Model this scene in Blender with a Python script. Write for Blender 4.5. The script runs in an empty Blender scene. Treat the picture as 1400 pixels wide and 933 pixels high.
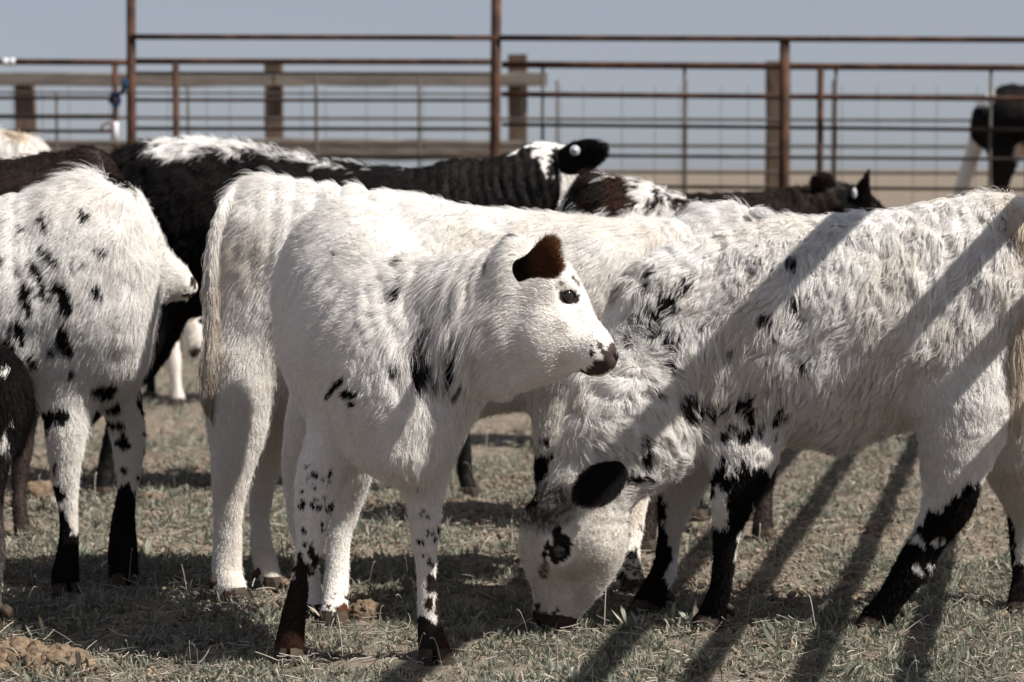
import bpy, math, random, zlib
import numpy as np
from mathutils import Vector
from mathutils.kdtree import KDTree

# ------------------------------------------------------------------ camera, world, sun, exposure
S = bpy.context.scene
COL = S.collection
FPX, CX, CY, CAMH = 3305.0, 700.0, 466.5, 1.02          # lens in photo pixels (1400 wide), eye height
TH = math.atan((466.5 - 228.0) / FPX)                    # downward pitch, horizon at row 228
cd = bpy.data.cameras.new('camera'); cam = bpy.data.objects.new('camera', cd); COL.objects.link(cam)
cam.location = (0, 0, CAMH); cam.rotation_euler = (math.pi/2 - TH, 0, 0)
cd.sensor_width = 36.0; cd.lens = FPX/1400*36.0
cd.clip_start = 0.05; cd.clip_end = 3000
cd.dof.use_dof = True; cd.dof.focus_distance = 5.0; cd.dof.aperture_fstop = 4.8
S.camera = cam
SUN = Vector((0.635, -0.19, 0.745)).normalized()
w = bpy.data.worlds.new('World'); S.world = w; w.use_nodes = True
nt = w.node_tree; bg = nt.nodes['Background']
sky = nt.nodes.new('ShaderNodeTexSky'); sky.sky_type = 'NISHITA'; sky.sun_disc = False
sky.sun_elevation = math.asin(SUN.z); sky.sun_rotation = math.atan2(SUN.x, SUN.y)
sky.altitude = 1200; sky.air_density = 0.8; sky.dust_density = 1.7; sky.ozone_density = 2.0
hs = nt.nodes.new('ShaderNodeHueSaturation'); hs.inputs['Saturation'].default_value = .60; hs.inputs['Hue'].default_value = .53
nt.links.new(sky.outputs[0], hs.inputs['Color']); hz_ = nt.nodes.new('ShaderNodeMix'); hz_.data_type = 'RGBA'; hz_.inputs['Factor'].default_value = .62; hz_.inputs['B'].default_value = (3.25, 3.55, 4.15, 1)
nt.links.new(hs.outputs[0], hz_.inputs['A']); nt.links.new(hz_.outputs['Result'], bg.inputs[0]); bg.inputs[1].default_value = 0.052
ld = bpy.data.lights.new('sun', 'SUN'); ld.energy = 4.1; ld.angle = math.radians(0.53); ld.color = (1.0, 0.95, 0.88)
sun = bpy.data.objects.new('sun', ld); COL.objects.link(sun)
sun.rotation_euler = SUN.to_track_quat('Z', 'Y').to_euler(); sun.location = (6, -2, 8)
S.view_settings.view_transform = 'Standard'; S.view_settings.look = 'None'
S.view_settings.gamma = 1; S.view_settings.use_curve_mapping = False
S.view_settings.exposure = 0.96
try:
    S.cycles.max_bounces = 8; S.cycles.diffuse_bounces = 5; S.cycles.transparent_max_bounces = 4
    S.cycles_curves.shape = 'RIBBONS'
except Exception: pass

# ------------------------------------------------------------------ helpers
cT, sT = math.cos(TH), math.sin(TH)
def P(px, py, Y):                                        # photo pixel + forward distance -> world point
    u = (px-CX)/FPX; v = (CY-py)/FPX
    d = np.array([u, cT + v*sT, -sT + v*cT]); d = d*(Y/d[1])
    return np.array([d[0], d[1], d[2] + CAMH])
def proj(A):
    x, y, z = A[:, 0], A[:, 1], A[:, 2]-CAMH
    dep = y*cT - z*sT; up = y*sT + z*cT
    return np.stack([CX + FPX*x/dep, CY - FPX*up/dep], 1)
def unit(v): return v/(np.linalg.norm(v, axis=-1, keepdims=True)+1e-12)

def mat(name, color, rough=0.8, spec=0.3, noise=None, metal=0.0, bump=0.0, attr=None, trans=0.0):
    m = bpy.data.materials.new(name); m.use_nodes = True
    n = m.node_tree; b = n.nodes['Principled BSDF']
    b.inputs['Base Color'].default_value = (*color, 1); b.inputs['Roughness'].default_value = rough
    b.inputs['Specular IOR Level'].default_value = spec; b.inputs['Metallic'].default_value = metal
    L = n.links.new
    src = None
    if attr:
        a = n.nodes.new('ShaderNodeAttribute'); a.attribute_name = attr; src = a.outputs['Color']
        L(src, b.inputs['Base Color'])
    if noise:
        c2, scale, lo, hi = noise[:4]
        tc = n.nodes.new('ShaderNodeTexCoord'); mp = n.nodes.new('ShaderNodeMapping')
        L(tc.outputs['Object'], mp.inputs['Vector'])
        if len(noise) > 4: mp.inputs['Scale'].default_value = noise[4]
        t = n.nodes.new('ShaderNodeTexNoise'); t.inputs['Scale'].default_value = scale; t.inputs['Detail'].default_value = 8
        L(mp.outputs[0], t.inputs['Vector'])
        r = n.nodes.new('ShaderNodeMapRange'); r.inputs['From Min'].default_value = lo; r.inputs['From Max'].default_value = hi
        L(t.outputs['Fac'], r.inputs['Value'])
        mx = n.nodes.new('ShaderNodeMix'); mx.data_type = 'RGBA'
        mx.inputs['A'].default_value = (*color, 1); mx.inputs['B'].default_value = (*c2, 1)
        if src: L(src, mx.inputs['A'])
        L(r.outputs[0], mx.inputs['Factor']); L(mx.outputs['Result'], b.inputs['Base Color'])
        if bump:
            bp = n.nodes.new('ShaderNodeBump'); bp.inputs['Strength'].default_value = bump; bp.inputs['Distance'].default_value = 0.01
            L(t.outputs['Fac'], bp.inputs['Height']); L(bp.outputs[0], b.inputs['Normal'])
    if trans:
        tr = n.nodes.new('ShaderNodeBsdfTranslucent'); ms = n.nodes.new('ShaderNodeMixShader'); ms.inputs[0].default_value = trans
        if src: L(src, tr.inputs['Color'])
        else: tr.inputs['Color'].default_value = (*color, 1)
        out = n.nodes['Material Output']
        L(b.outputs[0], ms.inputs[1]); L(tr.outputs[0], ms.inputs[2]); L(ms.outputs[0], out.inputs[0])
    return m

M = {}
M['fur'] = mat('fur_strands', (.8, .8, .8), 0.55, 0.12, attr='coat', trans=0.36)
M['hide'] = mat('hide', (.8, .8, .8), 0.75, 0.2, attr='coat')
M['eye'] = mat('eye', (.012, .009, .008), 0.06, 0.8)
M['lid'] = mat('eyelid', (.010, .008, .007), 0.6, 0.15)
M['hoof'] = mat('hoof', (.022, .016, .012), 0.7, 0.2, noise=((.065, .045, .03), 30, .35, .7), bump=.3)
M['tag'] = mat('ear_tag', (.36, .37, .38), 0.5, 0.3)
M['nose'] = mat('nostril', (.008, .006, .006), 0.5, 0.3)
M['rust'] = mat('rusty_pipe', (.030, .014, .009), 0.75, 0.2, noise=((.095, .042, .024), 9, .42, .68), bump=.4)
M['rustdark'] = mat('dark_rusty_pipe', (.018, .013, .011), 0.75, 0.2, noise=((.05, .030, .022), 8, .45, .72), bump=.3)
M['wire'] = mat('panel_rod', (.05, .042, .036), 0.7, 0.3, noise=((.085, .068, .055), 7, .4, .7))
M['wood'] = mat('weathered_wood', (.21, .18, .15), 0.9, 0.15, noise=((.12, .097, .078), 6, .35, .7, (1, 1, 9)), bump=.6)
M['woodpost'] = mat('brown_wood_post', (.14, .10, .075), 0.9, 0.15, noise=((.075, .052, .038), 6, .35, .7, (6, 6, 1)), bump=.6)
M['woodh'] = mat('grey_wood_rail', (.23, .20, .175), 0.9, 0.15, noise=((.14, .12, .10), 5, .35, .7, (1, 1, 12)), bump=.6)
M['blue'] = mat('blue_strap', (.012, .035, .09), 0.8, 0.2)
M['white'] = mat('white_plastic', (.6, .62, .65), 0.5, 0.4)
M['redlatch'] = mat('rusty_latch', (.17, .045, .025), 0.7, 0.3)

def mesh_from(name, V, F, m, parent=None, smooth=True, cols=None):
    me = bpy.data.meshes.new(name)
    V = np.asarray(V, dtype=np.float32)
    if isinstance(F, np.ndarray):
        n, k = F.shape
        me.vertices.add(len(V)); me.vertices.foreach_set('co', V.ravel())
        me.loops.add(n*k); me.loops.foreach_set('vertex_index', F.astype(np.int32).ravel())
        me.polygons.add(n); me.polygons.foreach_set('loop_start', np.arange(0, n*k, k, dtype=np.int32))
        try: me.polygons.foreach_set('loop_total', np.full(n, k, dtype=np.int32))
        except Exception: pass
        me.update(calc_edges=True)
    else:
        me.from_pydata([tuple(map(float, v)) for v in V], [], F)
    if smooth: me.polygons.foreach_set('use_smooth', np.ones(len(me.polygons), dtype=bool))
    if cols is not None:
        a = me.attributes.new('coat', 'FLOAT_COLOR', 'POINT')
        a.data.foreach_set('color', np.concatenate([cols, np.ones((len(cols), 1))], 1).astype(np.float32).ravel())
    me.materials.append(m)
    o = bpy.data.objects.new(name, me); COL.objects.link(o)
    if parent: o.parent = parent; o.location = -Vector(parent.location)
    return o
def empty(name, loc, label, cat, group=None):
    o = bpy.data.objects.new(name, None); COL.objects.link(o); o.location = tuple(map(float, loc)); o.empty_display_size = .1
    o['label'] = label; o['category'] = cat
    if group: o['group'] = group
    return o

# value noise ---------------------------------------------------------------
_rs = np.random.RandomState(7); _T = _rs.rand(4096)
def vnoise(A, f, seed=0):
    A = np.asarray(A)*f + 100.0 + seed*17.3
    I = np.floor(A).astype(np.int64); R = A-I; R = R*R*(3-2*R)
    out = 0
    for dx in (0, 1):
        for dy in (0, 1):
            for dz in (0, 1):
                h = ((I[:, 0]+dx)*73856093 ^ (I[:, 1]+dy)*19349663 ^ (I[:, 2]+dz)*83492791) & 4095
                wgt = (R[:, 0] if dx else 1-R[:, 0])*(R[:, 1] if dy else 1-R[:, 1])*(R[:, 2] if dz else 1-R[:, 2])
                out = out + _T[h]*wgt
    return out*2-1
def vvec(A, f, seed=0): return np.stack([vnoise(A, f, seed+i*5+1) for i in range(3)], 1)
def fbm(A, f, seed=0, o=3): return sum(vnoise(A, f*2**i, seed+i)*.5**i for i in range(o))

# tube ----------------------------------------------------------------------
def tube_vf(pts, rad, n=10, sx=1.0):
    pts = np.asarray(pts, float); rad = np.broadcast_to(rad, (len(pts),)); V = []; F = []
    T = np.gradient(pts, axis=0); T = unit(T)
    ref = np.array([0, 1., 0]) if abs(T[0][1]) < .8 else np.array([1., 0, 0])
    for p, t, r in zip(pts, T, rad):
        a = unit(np.cross(t, ref)); b = np.cross(t, a)
        for k in range(n):
            an = 2*math.pi*k/n; V.append(p + r*(math.cos(an)*a*sx + math.sin(an)*b))
    for i in range(len(pts)-1):
        for k in range(n):
            F.append((i*n+k, i*n+(k+1) % n, (i+1)*n+(k+1) % n, (i+1)*n+k))
    F.append(tuple(range(n))[::-1]); F.append(tuple(range((len(pts)-1)*n, len(pts)*n)))
    return V, F
def tube(name, pts, rad, m, parent=None, n=10, sx=1.0):
    V, F = tube_vf(pts, rad, n, sx); return mesh_from(name, V, F, m, parent)
def boxm(name, a, b, hy, hz, m, parent=None, rough=0.004, seed=0, vertical=False):
    """sawn timber from a to b with slightly worn, wobbly edges"""
    a = np.array(a, float); b = np.array(b, float); n = 14; V = []; F = []
    rs = np.random.RandomState(seed+3); t = unit(b-a); up = np.array([1., 0, 0]) if vertical else np.array([0, 0, 1.]); sd = unit(np.cross(t, up)); up = np.cross(sd, t)
    ring = [(-1, -.85), (-.85, -1), (.85, -1), (1, -.85), (1, .85), (.85, 1), (-.85, 1), (-1, .85)]
    for i in range(n):
        c = a+(b-a)*i/(n-1) + up*rs.randn()*rough*.6
        for u, v in ring: V.append(c+sd*u*hy+up*v*hz+rs.randn(3)*rough*.4)
    for i in range(n-1):
        for k in range(8): F.append((i*8+k, i*8+(k+1) % 8, (i+1)*8+(k+1) % 8, (i+1)*8+k))
    F.append(tuple(range(8))[::-1]); F.append(tuple(range((n-1)*8, n*8)))
    return mesh_from(name, V, F, m, parent, smooth=False)

# ------------------------------------------------------------------ implicit body modelling
def catmull(A, sub):
    A = np.asarray(A, float)
    if len(A) < 3 or sub < 2: return A
    E = np.vstack([2*A[0]-A[1], A, 2*A[-1]-A[-2]]); out = []
    for i in range(1, len(E)-2):
        p0, p1, p2, p3 = E[i-1], E[i], E[i+1], E[i+2]
        for k in range(sub):
            t = k/sub
            out.append(.5*(2*p1+(p2-p0)*t+(2*p0-5*p1+4*p2-p3)*t*t+(3*p1-p0-3*p2+p3)*t**3))
    out.append(A[-1]); return np.array(out)

class Chain:
    """rows: centre(3) v(3) h w"""
    def __init__(s, name, rows, sub=3):
        R = catmull(rows, sub); s.name = name; s.cap = .9 if name.startswith('leg') else .5
        s.c = R[:, :3]; s.v = unit(R[:, 3:6]); s.h = np.maximum(R[:, 6], .004); s.w = np.maximum(R[:, 7], .004)
    def field(s, Q):
        best = np.full(len(Q), 9.0)
        for i in range(len(s.c)-1):
            d = s.seg(i, Q); best = np.minimum(best, d)
        return best
    def seg(s, i, Q):
        a, b = s.c[i], s.c[i+1]; ab = b-a; L2 = ab@ab+1e-12
        q = Q-a; t = np.clip(q@ab/L2, 0, 1)
        q = q-t[:, None]*ab
        v = unit(s.v[i]+s.v[i+1]); sd = unit(np.cross(ab, v)); u = np.cross(v, sd)
        h = s.h[i]+(s.h[i+1]-s.h[i])*t; w_ = s.w[i]+(s.w[i+1]-s.w[i])*t; r = np.minimum(h, w_)
        k = np.sqrt((q@v/h)**2+(q@sd/w_)**2+(q@u/(r*s.cap))**2)
        return (k-1)*r
def tb(*st):                    # (top px,py, bottom px,py, Y, halfwidth m[, Y of bottom])
    out = []
    for s in st:
        T = P(s[0], s[1], s[4]); B = P(s[2], s[3], s[6] if len(s) > 6 else s[4])
        out.append(np.concatenate([(T+B)/2, unit(T-B), [np.linalg.norm(T-B)/2, s[5]]]))
    return np.array(out)
def limb(*st, ground=True):     # (px,py,Y,r px[,depth factor])
    C_ = np.array([P(s[0], s[1], s[2]) for s in st]); n = len(C_)
    if ground:
        dz = .022-C_[-1, 2]
        for i in range(n): C_[i, 2] += dz*(i/(n-1))**2
    T = unit(np.gradient(C_, axis=0)); out = []
    for i, s in enumerate(st):
        v = unit(np.cross(T[i], np.array([0, 1., 0]))); h = s[3]*s[2]/FPX
        out.append(np.concatenate([C_[i], v, [h, h*(s[4] if len(s) > 4 else .9)]]))
    return np.array(out)
def barrel(*st):                # (cx,cy,Y,hw px,hh px)
    return np.array([np.concatenate([P(s[0], s[1], s[2]), [0, 0, 1], [s[4]*s[2]/FPX, s[3]*s[2]/FPX]]) for s in st])

def build_body(chains, res, k=.035, shrink=.005):
    lo = np.min([(c.c-np.maximum(c.h, c.w)[:, None]).min(0) for c in chains], 0)-.05
    hi = np.max([(c.c+np.maximum(c.h, c.w)[:, None]).max(0) for c in chains], 0)+.05
    N = np.ceil((hi-lo)/res).astype(int)+1
    ax = [lo[i]+res*np.arange(N[i]) for i in range(3)]
    G = np.full(N, .3, dtype=np.float32)
    for ch in chains:
        m = .06
        clo = (ch.c-np.maximum(ch.h, ch.w)[:, None]).min(0)-m; chi = (ch.c+np.maximum(ch.h, ch.w)[:, None]).max(0)+m
        i0 = np.maximum(((clo-lo)/res).astype(int), 0); i1 = np.minimum(((chi-lo)/res).astype(int)+2, N)
        L = np.full(i1-i0, .3, dtype=np.float32)
        for i in range(len(ch.c)-1):
            rr = max(ch.h[i], ch.w[i], ch.h[i+1], ch.w[i+1])+m
            slo = np.minimum(ch.c[i], ch.c[i+1])-rr; shi = np.maximum(ch.c[i], ch.c[i+1])+rr
            j0 = np.maximum(((slo-lo)/res).astype(int), i0); j1 = np.minimum(((shi-lo)/res).astype(int)+2, i1)
            if np.any(j1 <= j0): continue
            g = np.meshgrid(ax[0][j0[0]:j1[0]], ax[1][j0[1]:j1[1]], ax[2][j0[2]:j1[2]], indexing='ij')
            Q = np.stack([a.ravel() for a in g], 1)
            d = ch.seg(i, Q).astype(np.float32).reshape(g[0].shape)
            s_ = tuple(slice(j0[a]-i0[a], j1[a]-i0[a]) for a in range(3))
            L[s_] = np.minimum(L[s_], d)
        s_ = tuple(slice(i0[a], i1[a]) for a in range(3))
        A = G[s_]; h = np.maximum(k-np.abs(A-L), 0)/k
        G[s_] = np.minimum(A, L)-h*h*k*.25
    G += shrink
    # surface nets
    ins = G < 0
    c = np.zeros(tuple(N-1), dtype=np.int8)
    offs = [(a, b, e) for a in (0, 1) for b in (0, 1) for e in (0, 1)]
    for a, b, e in offs: c += ins[a:N[0]-1+a, b:N[1]-1+b, e:N[2]-1+e]
    act = (c > 0) & (c < 8); idx = np.argwhere(act)
    vid = np.full(act.shape, -1, dtype=np.int64); vid[act] = np.arange(len(idx))
    val = {o: G[idx[:, 0]+o[0], idx[:, 1]+o[1], idx[:, 2]+o[2]] for o in offs}
    acc = np.zeros((len(idx), 3)); cnt = np.zeros(len(idx))
    for o in offs:
        for a in range(3):
            if o[a] == 0:
                o2 = list(o); o2[a] = 1; o2 = tuple(o2)
                va, vb = val[o], val[o2]; cr = (va < 0) != (vb < 0)
                t = np.where(cr, va/(va-vb+1e-12), 0); p = np.tile(np.array(o, float), (len(idx), 1)); p[:, a] += t
                acc[cr] += p[cr]; cnt[cr] += 1
    V = lo+res*(idx+acc/cnt[:, None])
    F = []
    for a in range(3):
        b, e = (a+1) % 3, (a+2) % 3
        s0 = [slice(None)]*3; s1 = [slice(None)]*3; s0[a] = slice(0, -1); s1[a] = slice(1, None)
        A, B = ins[tuple(s0)], ins[tuple(s1)]
        E = np.argwhere(A != B); E = E[(E[:, b] > 0) & (E[:, e] > 0) & (E[:, b] < N[b]-1) & (E[:, e] < N[e]-1)]
        flip = ~A[E[:, 0], E[:, 1], E[:, 2]]
        def cell(db, de):
            X = E.copy(); X[:, b] += db; X[:, e] += de; return vid[X[:, 0], X[:, 1], X[:, 2]]
        q = np.stack([cell(-1, -1), cell(0, -1), cell(0, 0), cell(-1, 0)], 1)
        q[flip] = q[flip][:, ::-1]; F.append(q)
    F = np.concatenate(F)
    return smooth(V, F, 3), F
def smooth(V, F, it, lam=.5):
    e = np.concatenate([F[:, [0, 1]], F[:, [1, 2]], F[:, [2, 3]], F[:, [3, 0]]]); n = len(V)
    deg = np.bincount(e.ravel(), minlength=n)[:, None]+1e-9
    for _ in range(it):
        s = np.stack([np.bincount(e[:, 0], V[e[:, 1], k], n)+np.bincount(e[:, 1], V[e[:, 0], k], n) for k in range(3)], 1)/deg
        V = V+lam*(s-V)
    return V
def normals(V, F):
    fn = np.cross(V[F[:, 2]]-V[F[:, 0]], V[F[:, 3]]-V[F[:, 1]]) if F.shape[1] == 4 else np.cross(V[F[:, 1]]-V[F[:, 0]], V[F[:, 2]]-V[F[:, 0]])
    n = np.zeros_like(V)
    for j in range(F.shape[1]):
        for k in range(3): n[:, k] += np.bincount(F[:, j], fn[:, k], len(V))
    return unit(n)

# ------------------------------------------------------------------ fur
HAIRS = 0
def make_fur(name, parent, V, F, Nrm, dens, length, flow, colfn, rs, rad=.00045, lift=.45, clump=.02, clumpk=.6, curl=.0, frizz=.25, K=5, tipdark=0.0, lvar=.5, gravity=0.15):
    """real strands rooted all over a mesh; dens = strands per square metre"""
    global HAIRS
    T = np.concatenate([F[:, [0, 1, 2]], F[:, [0, 2, 3]]]) if F.shape[1] == 4 else F
    ar = np.linalg.norm(np.cross(V[T[:, 1]]-V[T[:, 0]], V[T[:, 2]]-V[T[:, 0]]), axis=1)/2
    lt = length[T].mean(1); ar = ar*(lt > .0015)
    n = int(ar.sum()*dens)
    if n < 10: return None
    t = np.searchsorted(np.cumsum(ar)/ar.sum(), rs.rand(n)); t = np.minimum(t, len(T)-1); T = T[t]
    a, b = rs.rand(n), rs.rand(n); f = a+b > 1; a[f], b[f] = 1-a[f], 1-b[f]
    bc = np.stack([1-a-b, a, b], 1)
    ip = lambda X: (X[T]*bc[:, :, None]).sum(1) if X.ndim == 2 else (X[T]*bc).sum(1)
    R = ip(V); N_ = unit(ip(Nrm)); L = ip(length)*(1-lvar/2+lvar*rs.rand(n)); fl = ip(flow)
    fl = fl + vvec(R, 9, 3)*frizz*.8 + vvec(R, 28, 5)*frizz + rs.randn(n, 3)*frizz*.25
    fl = fl-(fl*N_).sum(1)[:, None]*N_; fl = unit(fl)
    col = colfn(R)
    col = col*(1+.14*(rs.rand(n, 1)-.5)); col = np.clip(col, 0.003, .95)
    tt = np.linspace(0, 1, K)
    li = lift*(1+.5*rs.randn(n)*.4+.5*vnoise(R, 18, 9)); li = np.maximum(li, .12)*np.clip(.018/np.maximum(L, .004), .9, 1.7)
    fly = rs.rand(n) < .05; li[fly] = li[fly]*1.8+.25; L[fly] *= 1.25
    pts = np.zeros((n, K, 3)); side = np.cross(N_, fl)
    ph = vnoise(R, 25, 11)*6.28; g = np.array([0, 0, -1.])
    for k, s in enumerate(tt):
        pts[:, k] = R + (L*s)[:, None]*(N_*(li*(1-.38*s))[:, None] + fl*(.75+.3*s) + g*gravity*s) - N_*.0004
        if curl: pts[:, k] += side*(curl*L*s*np.sin(ph+s*4.5))[:, None] + N_*(curl*.5*L*s*np.cos(ph+s*4.5))[:, None]
    def lock(size, k, seed):
        lm_ = np.clip(L/np.median(L), .25, 1.6); pr = 1/lm_**2; nc = max(4, int(ar.sum()/(size*size)*(pr.mean())))
        ci = rs.choice(n, min(nc, n//4), replace=False, p=pr/pr.sum()) if n > 50 else np.arange(4)
        kd = KDTree(len(ci))
        for q, i in enumerate(ci): kd.insert(R[i], q)
        kd.balance(); find = kd.find
        Q = R + vvec(R, 1.2/size, seed)*size*.35
        inv = np.fromiter((find(q)[1] for q in Q.tolist()), dtype=np.int64, count=n)
        cn = np.maximum(np.bincount(inv, minlength=len(ci)), 1).astype(float)
        am = np.clip(k*(.5+1.0*rs.rand(len(ci))), 0, .95)[inv]*np.clip((L-.006)/.012, 0, 1); tone = (1+.14*(rs.rand(len(ci))-.6))[inv]
        for kk, s in enumerate(tt[1:], 1):
            mean = np.stack([np.bincount(inv, pts[:, kk, j], len(ci))/cn for j in range(3)], 1)[inv]
            pts[:, kk] += (mean-pts[:, kk])*(am*s**1.2)[:, None]
        return tone
    if clump:
        tone = lock(clump*.38, clumpk*.75, 3)
        if clump > .012 and K > 4: tone = tone*lock(clump, clumpk, 7)
        col = np.clip(col*tone[:, None], .003, .95)
    # strands stay above the ground
    pts[:, :, 2] = np.maximum(pts[:, :, 2], .002)
    pl = np.array(parent.matrix_basis.translation) if parent else np.zeros(3)
    hc = bpy.data.hair_curves.new(name)
    hc.add_curves([K]*n)
    hc.position_data.foreach_set('vector', (pts).astype(np.float32).ravel())
    ra = hc.attributes.get('radius') or hc.attributes.new('radius', 'FLOAT', 'POINT')
    prof = rad*(1-.8*tt**1.5); rr = np.tile(prof, (n, 1))*(.75+.5*rs.rand(n, 1))
    ra.data.foreach_set('value', rr.astype(np.float32).ravel())
    ca = hc.attributes.new('coat', 'FLOAT_COLOR', 'CURVE')
    ca.data.foreach_set('color', np.concatenate([col, np.ones((n, 1))], 1).astype(np.float32).ravel())
    hc.materials.append(M['fur'])
    o = bpy.data.objects.new(name, hc); COL.objects.link(o)
    if parent: o.parent = parent
    HAIRS += n
    return o

WHITE = np.array([.85, .835, .815]); CREAM = np.array([.68, .60, .50]); BLACK = np.array([.008, .0068, .0066])
BROWN = np.array([.050, .023, .014]); DKBR = np.array([.026, .017, .014]); PINK = np.array([.30, .18, .14]); GREYC = np.array([.20, .18, .17])
NOSE = np.array([.050, .036, .032]); RED = np.array([.115, .043, .021])
CC = dict(w=WHITE, c=CREAM, k=BLACK, b=BROWN, d=DKBR, p=PINK, g=GREYC, n=NOSE, r=RED, e=np.array([.40, .33, .26]))

def coat_fn(spec, chains):
    shapes = spec.get('shapes', []); base = CC[spec.get('base', 'w')]
    names = [c.name for c in chains]; warp = spec.get('warp', 1.0); dirt = spec.get('dirt', .35)
    def fn(R):
        px = proj(R); n = len(R)
        wx = vnoise(R, 40, 31)*4+vnoise(R, 110, 33)*3; wy = vnoise(R, 40, 35)*5+vnoise(R, 110, 37)*4
        x, y = px[:, 0]+wx*warp+vnoise(R, 300, 91)*2.2, px[:, 1]+wy*warp+vnoise(R, 300, 93)*3
        col = np.tile(base, (n, 1))
        if spec.get('base', 'w') in 'w':
            d = np.clip(fbm(R, 7, 41)*.7+.15, 0, 1)*dirt + np.clip((.55-R[:, 2])*.9, 0, .4)*dirt  # cream dirt stain; low down it also paints in warm bounce from the ground
            col = col+(CREAM-col)*np.clip(d, 0, .8)[:, None]
        else:
            col = col*(1+.35*fbm(R, 12, 43))[:, None] + np.clip(fbm(R, 5, 45), 0, 1)[:, None]*np.array([.012, .006, .004])*(.25 if spec.get('base') == 'k' else 1)
        own = None
        if any(len(s) > 6 and s[6] for s in shapes):
            own = np.argmin(np.stack([c.field(R) for c in chains], 1), 1)
        for s in shapes:
            cx, cy, rx, ry, an, c = s[:6]; a = math.radians(an)
            hd = (.8 if c in 'ng' else .3) if len(s) > 6 and s[6] == 'head' else 1
            dx, dy = (px[:, 0]+(x-px[:, 0])*hd)-cx, (px[:, 1]+(y-px[:, 1])*hd)-cy; u = (dx*math.cos(a)+dy*math.sin(a))/rx; v = (-dx*math.sin(a)+dy*math.cos(a))/ry
            m = (u*u+v*v) < 1
            if len(s) > 6 and s[6]:
                ok = np.zeros(n, bool)
                for nm in s[6].split():
                    if nm in names: ok |= own == names.index(nm)
                m &= ok
            if c == 'g':
                f_ = np.clip(1.25-(u*u+v*v), 0, 1)*.75*(.6+.8*(vnoise(R, 160, 77) > -.1)); f_ = np.where(m, np.clip(f_, 0, .95), 0)[:, None]; col = col*(1-f_)+GREYC*.6*f_
            else: col[m] = CC[c]
        return col
    return fn

def lens_ring(center, nrm, ax, rx, ry, r, n=26):
    """almond shaped eyelid rim"""
    nrm = unit(nrm); ax = unit(ax-(ax@nrm)*nrm); bx = np.cross(nrm, ax); pts = []
    for k in range(n+1):
        a = 2*math.pi*k/n; x = math.cos(a); y = math.sin(a)*(1-.25*abs(x))
        pts.append(center+ax*rx*x+bx*ry*y+nrm*(.004*math.sqrt(max(0, 1-x*x))-.003))
    return pts

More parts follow.
